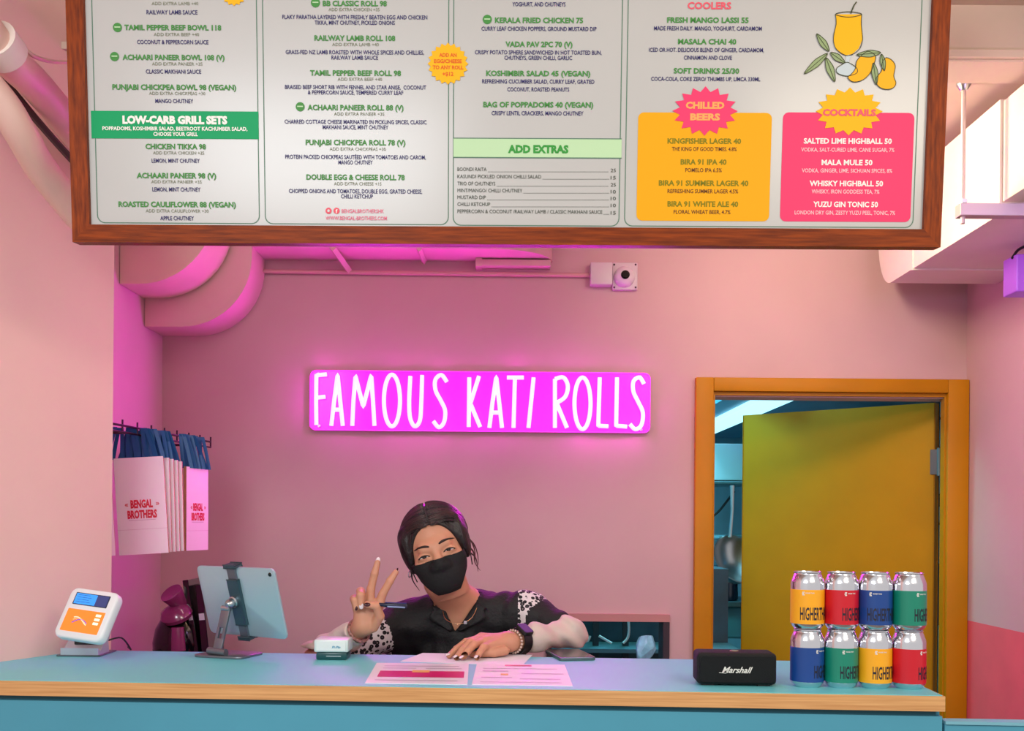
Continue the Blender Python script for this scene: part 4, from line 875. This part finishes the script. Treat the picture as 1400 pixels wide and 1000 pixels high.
class Field:
    def __init__(s, lo, hi, h):
        s.lo = np.array(lo, float); s.h = h; n = np.ceil((np.array(hi) - s.lo) / h).astype(int) + 1
        ax = [s.lo[i] + np.arange(n[i]) * h for i in range(3)]; s.X, s.Y, s.Z = np.meshgrid(*ax, indexing='ij'); s.f = np.full(s.X.shape, 1.0)
    def add(s, d, k=0.0):
        if k <= 0: s.f = np.minimum(s.f, d)
        else:
            m = np.clip(0.5 + 0.5 * (s.f - d) / k, 0, 1); s.f = s.f * (1 - m) + d * m - k * m * (1 - m)
        return s
    def sub(s, d, k=0.0):
        if k <= 0: s.f = np.maximum(s.f, -d)
        else:
            m = np.clip(0.5 - 0.5 * (s.f + d) / k, 0, 1); s.f = s.f * (1 - m) - d * m + k * m * (1 - m)
        return s
    def inter(s, d): s.f = np.maximum(s.f, d); return s
    def ell(s, c, r, M=None):
        x, y, z = s.X - c[0], s.Y - c[1], s.Z - c[2]
        if M is not None:
            Mi = np.array(M.to_3x3().inverted()); x, y, z = (Mi[i][0] * x + Mi[i][1] * y + Mi[i][2] * z for i in range(3))
        k0 = np.sqrt((x / r[0]) ** 2 + (y / r[1]) ** 2 + (z / r[2]) ** 2) + 1e-9; k1 = np.sqrt((x / r[0] ** 2) ** 2 + (y / r[1] ** 2) ** 2 + (z / r[2] ** 2) ** 2) + 1e-9
        return k0 * (k0 - 1) / k1
    def cap(s, a, b, ra, rb, fl=(1, 1, 1)):
        a = np.array(a, float); b = np.array(b, float); d = b - a
        px, py, pz = s.X - a[0], s.Y - a[1], s.Z - a[2]; t = np.clip((px * d[0] + py * d[1] + pz * d[2]) / (d @ d), 0, 1)
        qx, qy, qz = (px - t * d[0]) * fl[0], (py - t * d[1]) * fl[1], (pz - t * d[2]) * fl[2]
        return np.sqrt(qx * qx + qy * qy + qz * qz) - (ra + (rb - ra) * t)
    def wave(s, amp, sc, seed=0):
        r = np.random.RandomState(seed); n = 0
        for i in range(5):
            k = r.normal(size=3) * sc; n = n + np.sin(s.X * k[0] + s.Y * k[1] + s.Z * k[2] + r.rand() * 6)
        return n * amp / 2.2
    def mesh(s): return surface_nets(s.f, s.lo, s.h)
def xf(V, M): A = np.array(M); return V @ A[:3, :3].T + A[:3, 3]
SK = mat('skin', (206, 146, 116), .48, noise=.06, nscale=9, spec=.4)
SKH = SK
JK = mat('jacket_black', (16, 15, 18), .7, bump=.25, bscale=120)
CUFF = mat('sleeve_beige', (212, 194, 182), .75, bump=.2, bscale=40)
HAIR = mat('hair_dark', (26, 12, 14), .38, noise=1, nscale=20, col2=(12, 6, 8), stretch=(1, 6, 1), bump=.35, bscale=60)
MASKM = mat('mask_black', (10, 10, 12), .8, bump=.15, bscale=150)
LEO = bpy.data.materials.new('leopard_cloth'); LEO.use_nodes = True
nt = LEO.node_tree; b_ = nt.nodes['Principled BSDF']; tc = nt.nodes.new('ShaderNodeTexCoord'); vo = nt.nodes.new('ShaderNodeTexVoronoi'); vo.inputs['Scale'].default_value = 84; vo.inputs['Randomness'].default_value = .9
crp = nt.nodes.new('ShaderNodeValToRGB'); crp.color_ramp.interpolation = 'CONSTANT'; e = crp.color_ramp.elements
e[0].position = 0; e[0].color = rgb((150, 130, 128)); e[1].position = .16; e[1].color = rgb((22, 18, 24)); e.new(.5).color = rgb((222, 214, 214))
nt.links.new(tc.outputs['Object'], vo.inputs['Vector']); nt.links.new(vo.outputs['Distance'], crp.inputs[0]); nt.links.new(crp.outputs[0], b_.inputs['Base Color']); b_.inputs['Roughness'].default_value = .8

per = thing('person', 'smiling person in black jacket and black face mask making a victory sign', 'person', (-.12, 2.95, 0))
HC = at(596.5, 749, 2.60)
MH = Matrix.Translation(HC) @ Matrix.Rotation(R(-18), 4, 'Y') @ Matrix.Rotation(R(8), 4, 'X') @ Matrix.Rotation(R(2), 4, 'Z') @ Matrix.Diagonal((1.05, .96, .945, 1))
hw = lambda p: MH @ Vector(p)
def face_fields(Fd, g=0.0):
    Fd.add(Fd.ell((0, .018, .03), (.072 + g, .090 + g, .084 + g)))
    Fd.add(Fd.ell((0, -.022, -.028), (.060 + g, .070 + g, .088 + g)), .02)
    Fd.add(Fd.ell((0, -.040, -.078), (.040 + g, .042 + g, .034 + g)), .025)
    for s in (-1, 1): Fd.add(Fd.ell((s * .034, -.062, -.030), (.026 + g, .024 + g, .026 + g)), .015)
    Fd.add(Fd.cap((-.026, -.077, .017), (.026, -.077, .017), .010 + g, .010 + g), .022)
    Fd.add(Fd.cap((0, -.084, .010), (0, -.106, -.030), .007 + g, .012 + g), .012)
    for s in (-1, 1): Fd.add(Fd.ell((s * .012, -.100, -.034), (.008 + g, .010 + g, .007 + g)), .006)
    Fd.add(Fd.ell((0, -.088, -.058), (.022 + g, .010 + g, .010 + g)), .008)
# --- head, face and ears (3 mm), local frame, face towards -y
Hd = Field((-.1, -.135, -.145), (.1, .125, .13), .0024); face_fields(Hd)
for s in (-1, 1):
    Hd.sub(Hd.ell((s * .031, -.096, -.002), (.018, .012, .009)), .008)
    Hd.add(Hd.ell((s * .031, -.079, -.003), (.0165, .0115, .010)), .002)
    Hd.add(Hd.cap((s * .016, -.086, -.012), (s * .046, -.078, -.008), .0035, .003), .005)          # smiling lower lids
    Hd.add(Hd.ell((s * .073, .002, -.012), (.008, .018, .030)), .006); Hd.sub(Hd.ell((s * .082, -.002, -.008), (.006, .009, .014)), .004)
Hd.add(Hd.cap((0, .012, -.06), (0, .035, -.145), .046, .046), .02)
V1, F1 = Hd.mesh(); V1l = V1.copy(); V1 = xf(V1, MH)
def fy(x, z):
    m = (np.abs(V1l[:, 0] - x) < .0035) & (np.abs(V1l[:, 2] - z) < .0035) & (V1l[:, 1] < 0)
    return float(V1l[m, 1].mean()) if m.any() else -.08
# --- joints
NB = at(630, 832, 2.70)                         # neck base
shL, shR = at(564, 850, 2.72), at(720, 842, 2.72)
elL, wrL = at(430, 903, 2.60), at(492, 862, 2.475)
elR, wrR = at(776, 880, 2.64), at(700, 880, 2.485)
elR.z = max(elR.z, CT + .036)
wrR.z = CT + .032
hip = Vector((-.12, 3.02, .86)); chest = at(638, 892, 2.78)
# --- torso, arms and legs (coarse: all under clothing, chest shows in the neckline)
Bd = Field((-.62, 2.40, .0), (.30, 3.25, 1.36), .0075)
def body(Fd, g):
    Fd.add(Fd.cap(shL, shR, .048 + g, .048 + g)); Fd.add(Fd.cap(at(548, 872, 2.74), at(552, 960, 2.80), .05 + g, .06 + g), .03); Fd.add(Fd.ell(chest, (.155 + g, .085 + g, .17 + g)), .05)
    Fd.add(Fd.cap(chest, hip, .11 + g, .125 + g), .06)
body(Bd, -.008)
Bd.add(Bd.cap(HC + Vector((.01, .03, -.09)), NB + Vector((0, .03, 0)), .045, .052), .03); Bd.add(Bd.cap(NB + Vector((0, .02, .0)), chest + Vector((0, -.045, .08)), .05, .06), .04)
for a, b, c in ((shL, elL, wrL), (shR, elR, wrR)): Bd.add(Bd.cap(a, b, .038, .03), .02); Bd.add(Bd.cap(b, c, .03, .021), .01)
for s in (-1, 1):
    k = Vector((hip.x + s * .10, 2.93, .46)); an = Vector((hip.x + s * .11, 3.05, .09)); hh = Vector((hip.x + s * .08, hip.y, hip.z - .03))
    Bd.add(Bd.cap(hh, k, .08, .055), .03); Bd.add(Bd.cap(k, an, .052, .035), .02); Bd.add(Bd.ell((an.x, an.y - .06, .04), (.042, .12, .035)), .03)
V2, F2 = Bd.mesh()
# --- hands
def hand(org, hi, h, palm, fingers):
    Fd = Field(org, hi, h)
    for kind, *a in palm:
        if kind == 'c': Fd.add(Fd.cap(a[0], a[1], a[2], a[3]), a[4])
        else: Fd.add(Fd.ell(a[0], a[1], a[2] if len(a) > 3 else None), a[-1])
    for ch, rs in fingers:
        G = Field(org, hi, h)
        for i in range(len(ch) - 1): G.add(G.cap(ch[i], ch[i + 1], rs[i], rs[i + 1]), .003)
        Fd.add(G.f, .0045)
    return Fd.mesh()
D = 2.455
def hp(px, py, dd=0.0): return at(px, py, D + dd)
pc0 = hp(502, 843)
fing = [
 ([hp(506, 822), hp(507, 806), hp(512, 785, -.002), hp(516, 770, .002)], [.0112, .0098, .0090, .0072]),          # middle
 ([hp(519, 824), hp(523, 813), hp(533, 795, -.002), hp(541, 783, .002)], [.0112, .0098, .0090, .0072]),          # index
 ([hp(496, 826), hp(493, 809, -.008), hp(493, 814, -.030), hp(494, 829, -.030)], [.0108, .0102, .0094, .0080]),  # ring folded
 ([hp(488, 832), hp(484, 819, -.006), hp(485, 821, -.025), hp(487, 832, -.026)], [.0100, .0095, .0085, .0072]),  # little folded
 ([hp(510, 858, -.006), hp(519, 843, -.018), hp(515, 829, -.032), hp(502, 827, -.040)], [.0130, .0115, .0098, .0078])]   # thumb
V3, F3 = hand(hp(465, 890, -.09), hp(560, 755, .08), .0017,
   [('c', hp(519, 826), hp(506, 856), .0125, .0130, .0), ('c', hp(506, 824), hp(500, 856), .0125, .014, .012), ('c', hp(496, 827), hp(496, 856), .0120, .0135, .012),
    ('c', hp(489, 832), hp(492, 856), .0110, .013, .012), ('c', hp(498, 856), wrL + (elL - wrL) * .2, .021, .024, .02)], fing)
wz = CT
def fl(px, py, zz): p = onz(px, py, CT + zz); return p
# flat hand: knuckles raised, fingers sloping down to the paper at the left
kn = [at(655, 874, 2.50), at(658, 872, 2.475), at(661, 877, 2.452), at(668, 884, 2.432)]
def tipp(px, py): return onz(px, py, CT + .0075)
tips = [tipp(614, 897), tipp(624, 899.5), tipp(632, 900.5), tipp(652, 900)]
fg = []
for k_, t_, r0_ in zip(kn, tips, (.0092, .0096, .0094, .0084)):
    mid = k_.lerp(t_, .45) + Vector((0, 0, .010)); m2 = k_.lerp(t_, .76) + Vector((0, 0, .006))
    fg.append(([k_, mid, m2, t_], [r0_ + .0012, r0_, r0_ - .0008, r0_ - .0024]))
thb = [at(690, 890, 2.44), at(676, 893, 2.425), at(662, 896, 2.42), tipp(652, 902)]; thb[3] = Vector((thb[2].x - .028, thb[2].y - .002, CT + .008))
for q in thb[:3]: q.z = max(q.z, CT + .0125)
fg[3] = fg[3]
wv = wrR
palm = [('c', k_, wv.lerp(k_, .25) + Vector((0, 0, .0)), .0118, .0165, .012) for k_ in kn] + [('c', wv, wv.lerp(elR, .25), .0225, .025, .02)]
fg.append((thb, [.0120, .0105, .0095, .0070]))
lo = Vector((min(p.x for p in tips) - .02, 2.37, CT - .004)); hi_ = Vector((wv.x + .06, 2.62, CT + .12))
V4, F4 = hand(lo, hi_, .0019, palm, fg)
Vb = np.concatenate([V1, V2, V3, V4]); o1 = len(V1); o2 = o1 + len(V2); o3 = o2 + len(V3)
Fb = np.concatenate([F1, F2 + o1, F3 + o2, F4 + o3])
bodyo = obj('body', (Vb, Fb), SK, per, smooth=True)
# --- nails, eyes, brows (sub-parts of the body)
NAIL = mat('nail_white', (236, 220, 224), .15); NAILD = mat('nail_dark', (60, 12, 24), .15)
def nail(p, d, n, m, l=.010, w=.0058):
    d = Vector(d).normalized(); n = Vector(n); n = (n - d * n.dot(d)).normalized(); x = d.cross(n)
    Mn = Matrix(((x.x, d.x, n.x, p.x), (x.y, d.y, n.y, p.y), (x.z, d.z, n.z, p.z), (0, 0, 0, 1)))
    bm = B(); bmesh.ops.create_uvsphere(bm, u_segments=10, v_segments=6, radius=1)
    for v in bm.verts: v.co = Mn @ Vector((v.co.x * w, v.co.y * l, v.co.z * .0016))
    obj('fingernail', bm, m, bodyo, smooth=True)
cd_ = Vector((0, -1, 0))
nail(hp(516.6, 767, .004), hp(516.5, 766) - hp(512, 785), -cd_, NAIL, .009); nail(hp(542, 781, .003), hp(541, 780) - hp(533, 795), Vector((.9, .4, 0)), NAILD, .009)
nail(hp(494, 829, -.0365), (0, 0, -1), (0, -1, .1), NAIL, .008); nail(hp(487, 832, -.032), (0, 0, -1), (-.2, -1, .1), NAILD, .006, .0045); nail(hp(502, 827, -.0475), Vector((-1, -.2, 0)), (0, -1, .3), NAILD, .008, .005)
for k_, t_ in zip(kn, tips): nail(t_ + (t_ - k_).normalized() * .004 + Vector((0, -.001, .0052)), t_ - k_, (0, -.3, 1), NAIL, .009, .0045)
EYE = mat('eye_white', (225, 215, 212), .1); IRIS = mat('iris_dark', (30, 16, 12), .05); LASH = mat('lash_black', (16, 8, 10), .5)
for s in (-1, 1):
    bm = B(); bmesh.ops.create_uvsphere(bm, u_segments=20, v_segments=10, radius=1)
    for v in bm.verts: v.co = hw((s * .031 + v.co.x * .0125, -.0865 + v.co.y * .0045, -.0028 + v.co.z * .0021))
    ey = obj('eye', bm, EYE, bodyo, smooth=True)
    bm = B(); bmesh.ops.create_uvsphere(bm, u_segments=14, v_segments=8, radius=1)
    for v in bm.verts: v.co = hw((s * .030 + v.co.x * .0058, -.0895 + v.co.y * .0028, -.0026 + v.co.z * .0028))
    obj('iris', bm, IRIS, bodyo, smooth=True)
    P = [hw((s * .031 + x, -.0905 + abs(x) * .25, .0012 - (x / .0145) ** 2 * .0058)) for x in [-.0145 + .029 * i / 10 for i in range(11)]]
    obj('eyelashes', tube(B(), P, [.0008, .0015, .0019, .0021, .0022, .0022, .0022, .0021, .0019, .0015, .0008], 6), LASH, bodyo, smooth=True)
    P = [hw((s * .031 + x, -.0895 + abs(x) * .28, -.0054 + (x / .0145) ** 2 * .0006)) for x in [-.0135 + .027 * i / 8 for i in range(9)]]
    obj('lower_lid', tube(B(), P, .0009, 6), mat('lid_line', (96, 46, 36), .5), bodyo, smooth=True)
    P = [(lambda x, z: hw((x, fy(x, z) - .0012, z)))(s * (.012 + .038 * t), .0145 + .0105 * math.sin(math.pi * (t * .72 + .2))) for t in [i / 9 for i in range(10)]]
    obj('eyebrow', tube(B(), P, [.0018, .0028, .0033, .0033, .0031, .0028, .0024, .0019, .0014, .0006], 6), mat('brow_brown', (44, 24, 20), .7), bodyo, smooth=True)
# --- hair
Hr = Field((-.115, -.13, -.20), (.125, .165, .15), .003)
Hr.add(Hr.ell((0, .022, .032), (.080, .098, .088)))
for s in (-1, 1): Hr.add(Hr.ell((s * .066, -.012, .012), (.018, .038, .062)), .02)
Hr.add(Hr.ell((.0, .06, -.05), (.058, .05, .06)), .03); Hr.add(Hr.ell((.012, .11, -.06), (.034, .034, .036)), .015)
Hr.f += .0005 * np.sin(np.arctan2(Hr.Z - .1, np.abs(Hr.X) + .01) * 14 + Hr.Y * 160)
Hr.sub(Hr.ell((0, -.108, -.024), (.0765, .090, .112)), .005)
Hr.sub(Hr.cap((.004, -.09, .112), (.003, .03, .130), .0035, .003), .005)
G = Field((-.115, -.13, -.20), (.125, .165, .15), .003); G.add(G.ell((0, -.03, -.12), (.058, .07, .085))); Hr.sub(G.f, .01)
Vh, Fh = Hr.mesh(); hair = obj('hair', (xf(Vh, MH), Fh), HAIR, per, smooth=True)
HRED = mat('hair_reddish', (74, 22, 28), .4)
rg = random.Random(11); bm = B(); bmb = B()
for i in range(560):
    s = -1 if i % 2 else 1; y0 = rg.uniform(-.075, .085); kk = rg.uniform(1.006, 1.034); dr = rg.uniform(.035, .06); a1 = rg.uniform(85, 118); P = []
    for j in range(15):
        a = R(2 + (a1 - 2) * j / 14); y = y0 + dr * a * a * .6
        w = max(0, 1 - ((y - .022) / .1) ** 2) ** .5
        pnt = (s * .0805 * math.sin(a) * w * kk + .0035, y, .032 + .0885 * math.cos(a) * w * kk)
        if (pnt[0] / .0735) ** 2 + ((y + .108) / .087) ** 2 + ((pnt[2] + .024) / .1085) ** 2 < rg.uniform(.93, 1.0) or w < .15: P = [] if j < 6 else P; (None if j < 6 else None); 
        else: P.append(hw(pnt))
    if len(P) > 4: tube(bmb if i % 5 < 2 else bm, P, [.0015 if 0 < k < len(P) - 1 else .0004 for k in range(len(P))], 4, cap=False)
obj('hair_strands', bm, HAIR, hair, smooth=True, kind='stuff'); obj('hair_strands', bmb, mat('hair_brown', (66, 34, 34), .35), hair, smooth=True, kind='stuff')
for k, pts in enumerate((((.07, .0, .02), (.084, .0, -.01), (.086, -.002, -.04), (.078, -.004, -.07)), ((.072, .0, .01), (.088, .0, -.02), (.090, .0, -.05), (.084, .0, -.08)), ((.068, -.005, -.01), (.082, -.005, -.04), (.078, -.008, -.07), (.084, -.008, -.095)),
        ((-.07, -.01, -.03), (-.078, -.014, -.06), (-.07, -.016, -.095)), ((.06, .02, -.03), (.082, .02, -.06), (.078, .015, -.10)))):
    obj('loose_strand', tube(B(), cr([hw(p) for p in pts], 6), [.003 * (1 - .8 * i / (6 * (len(pts) - 1))) for i in range(6 * (len(pts) - 1) + 1)], 6), HRED if k != 3 else HAIR, hair, smooth=True)
# --- mask
Mk = Field((-.1, -.14, -.15), (.1, .06, .03), .0022); face_fields(Mk, .0045)
Mk.add(Mk.ell((0, -.062, -.07), (.052, .048, .050)), .02)
top = -.0155 - .02 * np.abs(Mk.X) + .003 * np.exp(-(Mk.X / .02) ** 2)
Mk.inter(Mk.Z - top); Mk.inter((-.113 + 1.6 * np.clip(np.abs(Mk.X) - .028, 0, 1) ) - Mk.Z); Mk.inter(Mk.Y + .002)
Mk.f += .0001 * np.sin(Mk.Z * 500)
G = Field((-.1, -.14, -.15), (.1, .06, .03), .0022); face_fields(G, .0012); Mk.sub(G.f)
Vm, Fm = Mk.mesh(); mk = obj('face_mask', (xf(Vm, MH), Fm), MASKM, per, smooth=True)
for s in (-1, 1):
    obj('ear_loop', tube(B(), cr([hw((s * .062, -.006, -.03)), hw((s * .078, .004, .012)), hw((s * .080, .022, -.002)), hw((s * .070, .004, -.075))], 6), .0014, 6), MASKM, mk, smooth=True)
obj('earring', tube(B(), [hw((-.079, -.008, -.040)) + Vector((.006 * math.cos(a) * .4, .006 * math.cos(a), .008 * math.sin(a) - .006)) for a in [R(30 * k) for k in range(12)]], .0012, 6, closed=True), SILVER, per, smooth=True)
# --- jacket
Jk = Field((-.62, 2.42, .78), (.36, 3.22, 1.40), .005)
body(Jk, .006)
Jk.add(Jk.cap(shL + Vector((.0, 0, .0)), NB + Vector((-.03, .03, -.005)), .05, .045), .03); Jk.add(Jk.cap(shR, NB + Vector((.03, .03, -.005)), .05, .045), .03)
Jk.add(Jk.cap(shL, elL.lerp(shL, .15) + Vector((.02, 0, .01)), .056, .046), .03); eRb = elR.lerp(shR, .30); Jk.add(Jk.cap(shR, eRb, .058, .047), .03)
Jk.f += Jk.wave(.003, 55, 2)
# neckline: a V prism cut from the front
vx, vy, vz = at(620, 868, 2.6).x, 2.6, at(620, 868, 2.6).z
vtx = NB.x; half = np.clip((Jk.Z - vz) * .52, 0, .075); cx0 = vx + (Jk.Z - vz) * (vtx - vx) / (NB.z - vz + .03)
cut = np.maximum(np.abs(Jk.X - cx0) - half, vz - Jk.Z) ; cut = np.maximum(cut, Jk.Y - (NB.y + .01)); Jk.sub(cut * .9)
G = Field((-.62, 2.42, .78), (.36, 3.22, 1.40), .005); G.add(G.cap(HC + Vector((.01, .03, -.09)), NB + Vector((0, .02, 0)), .052, .056)); Jk.sub(G.f)
Vj, Fj = Jk.mesh()
ctr_ = Vj[Fj].mean(1)
def seg_t(P, a, b):
    a = np.array(a); d = np.array(b) - a; t = ((P - a) @ d) / (d @ d); q = P - a - np.clip(t, 0, 1)[:, None] * d; return t, np.linalg.norm(q, axis=1)
tR, dR = seg_t(ctr_, shR, eRb); tL, dL = seg_t(ctr_, shL, elL)
px_ = ctr_[:, 0] / ctr_[:, 1] * F + 700; 
mR = (dR < .08) & (tR > -.25) & (tR < .42) & (ctr_[:, 0] > shR.x - .022)
mL = (dL < .085) & (tL > .30) & (tL < .74)
def submesh(V, Fq, m):
    q = Fq[m]; u, inv = np.unique(q, return_inverse=True); return V[u], inv.reshape(q.shape)
jk = obj('jacket', submesh(Vj, Fj, ~(mR | mL)), JK, per, smooth=True)
obj('leopard_panel', submesh(Vj, Fj, mR), LEO, jk, smooth=True, label='leopard print sleeve panel'); obj('leopard_panel', submesh(Vj, Fj, mL), LEO, jk, smooth=True, label='leopard print sleeve panel')
# collar flaps: strips laid on the jacket's front along both sides of the neckline
def surfy(x, z):
    m = (np.abs(Vj[:, 0] - x) < .012) & (np.abs(Vj[:, 2] - z) < .012) & (Vj[:, 1] < NB.y + .06)
    return float(Vj[m, 1].min()) if m.any() else None
for s in (-1, 1):
    bm = B(); rows = []; NVv = 12; last = None
    for iv in range(NVv + 1):
        tv = iv / NVv; z = (NB.z + .020) * (1 - tv) + (vz + .004) * tv
        hf = min(max((z - vz) * .52, 0), .075); cx_0 = vx + (z - vz) * (vtx - vx) / (NB.z - vz + .03)
        wid = .006 + .044 * math.sin(math.pi * min(1, .22 + .78 * (1 - tv))) if tv > 0 else .03
        wid = .010 + .040 * (1 - abs(tv - .45) / .55) if tv > .0 else .028
        row = []
        for iu in range(5):
            u = iu / 4; x = cx_0 + s * (hf + .003 + u * wid); zz = z - u * .016 * (1 - tv)
            y = surfy(x, zz); y = (last if y is None else y) if last is None or y is None or abs(y - last) < .06 else last
            if y is None: y = NB.y - .03
            last = y; row.append(Vector((x, y - .005 - .006 * u, zz)))
        rows.append([bm.verts.new(q_) for q_ in row])
    for a_, c_ in zip(rows, rows[1:]):
        for k in range(4): bm.faces.new((a_[k], a_[k + 1], c_[k + 1], c_[k]))
    bmesh.ops.smooth_vert(bm, verts=bm.verts, factor=.5, use_axis_y=True); bmesh.ops.smooth_vert(bm, verts=bm.verts, factor=.5, use_axis_y=True)
    co = obj('collar_flap', bm, JK, jk, smooth=True); so = co.modifiers.new('s', 'SOLIDIFY'); so.thickness = .005; so.offset = 0
# sleeves
def sleeve(a, b, ra, rb, seed, ext, lo_, hi2):
    Fd = Field(lo_, hi2, .004); Fd.add(Fd.cap(a, b, ra, rb))
    for p, r in ext: Fd.add(Fd.ell(p, r), .03)
    Fd.f += Fd.wave(.0042, 62, seed) + .0012 * np.sin(((Fd.X - a.x) + (Fd.Z - a.z)) * 120)
    Fd.inter(CT + .0018 - Fd.Z); 
    return Fd
def pad(ps, m=.085): return (Vector([min(p[i] for p in ps) - m for i in range(3)]), Vector([max(p[i] for p in ps) + m for i in range(3)]))
lo_, hi2 = pad([elL, wrL]); Fd = sleeve(elL, wrL.lerp(elL, .10), .046, .033, 5, [], lo_, hi2)
dd = (wrL - elL).normalized(); pp = wrL - dd * .012
Fd.inter((Fd.X - pp.x) * dd.x + (Fd.Y - pp.y) * dd.y + (Fd.Z - pp.z) * dd.z)
obj('sleeve', Fd.mesh(), CUFF, jk, smooth=True, label='pale beige lower sleeve')
cR = wrR.lerp(elR, .30)
lo_, hi2 = pad([elR, wrR]); Fd = sleeve(elR + Vector((.005, -.01, .0)), cR, .030, .028, 9, [(elR + Vector((.005, 0, .004)), (.044, .05, .043)), (cR.lerp(elR, .12), (.036, .042, .041))], lo_, hi2)
obj('sleeve', Fd.mesh(), CUFF, jk, smooth=True, label='pale beige lower sleeve')
# cuff of patterned beads on the raised wrist
pq = wrL - dd * .004; ux_ = dd.orthogonal().normalized(); uy_ = dd.cross(ux_)
bm = B(); tube(bm, [pq + (ux_ * math.cos(R(15 * k)) + uy_ * math.sin(R(15 * k))) * .0275 for k in range(24)], .005, 8, closed=True)
obj('bead_cuff', bm, mat('bead_cuff', (150, 100, 92), .4, noise=.7, nscale=140), per, smooth=True)
# bracelet and watch on the flat hand's wrist
fw = (elR - wrR).normalized(); ux_ = Vector((0, 0, 1)) - fw * fw.z; ux_.normalize(); uy_ = fw.cross(ux_)
pb = wrR + fw * .004
bm = B()
for k in range(22):
    a = 2 * math.pi * k / 22; q = pb + (ux_ * math.cos(a) * .0275 + uy_ * math.sin(a) * .0285); q.z = max(q.z, CT + .004)
    r_ = bmesh.ops.create_icosphere(bm, subdivisions=1, radius=.0036)
    for v in r_['verts']: v.co += q
obj('bead_bracelet', bm, mat('bead_pale', (206, 180, 166), .3), per, smooth=True, kind='stuff')
pw = wrR + fw * .026
bm = B(); n_ = 28; rings = []
for k in range(n_):
    a = 2 * math.pi * k / n_; rr_ = []
    for (w_, g_) in ((-.0125, .0265), (.0125, .0275), (.0125, .031), (-.0125, .030)):
        q = pw + fw * w_ + (ux_ * math.cos(a) + uy_ * math.sin(a)) * (g_ + .003); q.z = max(q.z, CT + .001 + (.002 if g_ < .028 else 0)); rr_.append(bm.verts.new(q))
    rings.append(rr_)
for k in range(n_):
    for j in range(4): bm.faces.new((rings[k][j], rings[(k + 1) % n_][j], rings[(k + 1) % n_][(j + 1) % 4], rings[k][(j + 1) % 4]))
wt = thing('wristwatch', 'black strapped wristwatch with purple face on the flat hand', 'watch', pw)
obj('strap', bm, BLACK, wt, smooth=30)
wn = (ux_ * .72 - Vector((0, 1, 0)) * .7).normalized(); wn = (wn - fw * wn.dot(fw)).normalized(); wx = fw; wy = wn.cross(wx)
MW = Matrix(((wx.x, wy.x, wn.x, 0), (wx.y, wy.y, wn.y, 0), (wx.z, wy.z, wn.z, 0), (0, 0, 0, 1))); MW = Matrix.Translation(pw + wn * .031) @ MW
bm = B(); prism(bm, rrect(.034, .038, .008), -.002, .008, MW, bev=.002); obj('case', bm, BLACK, wt, smooth=40)
bm = B(); prism(bm, rrect(.029, .033, .006), .008, .0086, MW); obj('face', bm, mat('watch_purple', (84, 44, 120), .12, emis=(90, 40, 140), estr=.12), wt)
# necklace, pen
chy = chest.y - .088
P = cr([NB + Vector((-.046, -.035, .006)), NB + Vector((-.036, -.066, -.022)), NB + Vector((-.002, -.080, -.034)), NB + Vector((.030, -.070, -.020)), NB + Vector((.046, -.038, .010))], 6)
nk = obj('necklace', tube(B(), P, .0011, 6), mat('gold', (230, 180, 140), .25, 1.0), per, smooth=True)
obj('pendant', box(B(), -.0045, .0045, -.0015, .0015, -.0045, .0045, bev=.001, M=Matrix.Translation(NB + Vector((.016, -.079, -.030)))), SILVER, nk)
pen = thing('pen', 'dark blue pen held across the raised hand', 'pen', hp(528, 828, -.035))
pa, pb_ = hp(497, 826, -.034), hp(557, 829, -.034)
obj('barrel', tube(B(), [pa, pa.lerp(pb_, .05), pa.lerp(pb_, .45), pa.lerp(pb_, .5), pa.lerp(pb_, .97), pb_], [.002, .0042, .0045, .0062, .0062, .005], 12), mat('pen_dark', (22, 22, 52), .25), pen, smooth=40)
obj('grip', tube(B(), [pa.lerp(pb_, .55) + Vector((0, -.0035, -.003)), pa.lerp(pb_, .95) + Vector((0, -.0035, -.003))], .0028, 8), mat('pen_silver', (150, 160, 200), .25, .6), pen, smooth=40)
obj('clip', tube(B(), [pa.lerp(pb_, .5) + Vector((0, -.002, .006)), pa.lerp(pb_, .98) + Vector((0, -.002, .0065))], .0012, 6), mat('pen_clip', (50, 50, 120), .3), pen)
# trousers and shoes behind the counter
Tr = Field((-.36, 2.78, .07), (.12, 3.22, 1.0), .009); Tr.add(Tr.cap(chest.lerp(hip, .85), hip, .128, .138))
for s in (-1, 1):
    k = Vector((hip.x + s * .10, 2.93, .46)); an = Vector((hip.x + s * .11, 3.05, .09)); hh = Vector((hip.x + s * .08, hip.y, hip.z - .03))
    Tr.add(Tr.cap(hh, k, .095, .068), .03); Tr.add(Tr.cap(k, an, .066, .056), .02)
obj('trousers', Tr.mesh(), mat('trouser_dark', (34, 34, 42), .8), per, smooth=True)
for s in (-1, 1):
    sF = Field((hip.x + s * .11 - .07, 2.82, 0), (hip.x + s * .11 + .07, 3.14, .12), .006); sF.add(sF.ell((hip.x + s * .11, 2.99, .045), (.05, .13, .042))); sF.add(sF.cap((hip.x + s * .11, 3.05, .05), (hip.x + s * .11, 3.05, .1), .045, .042), .03); sF.inter(.004 - sF.Z)
    obj('shoe', sF.mesh(), BLACK, per, smooth=True)
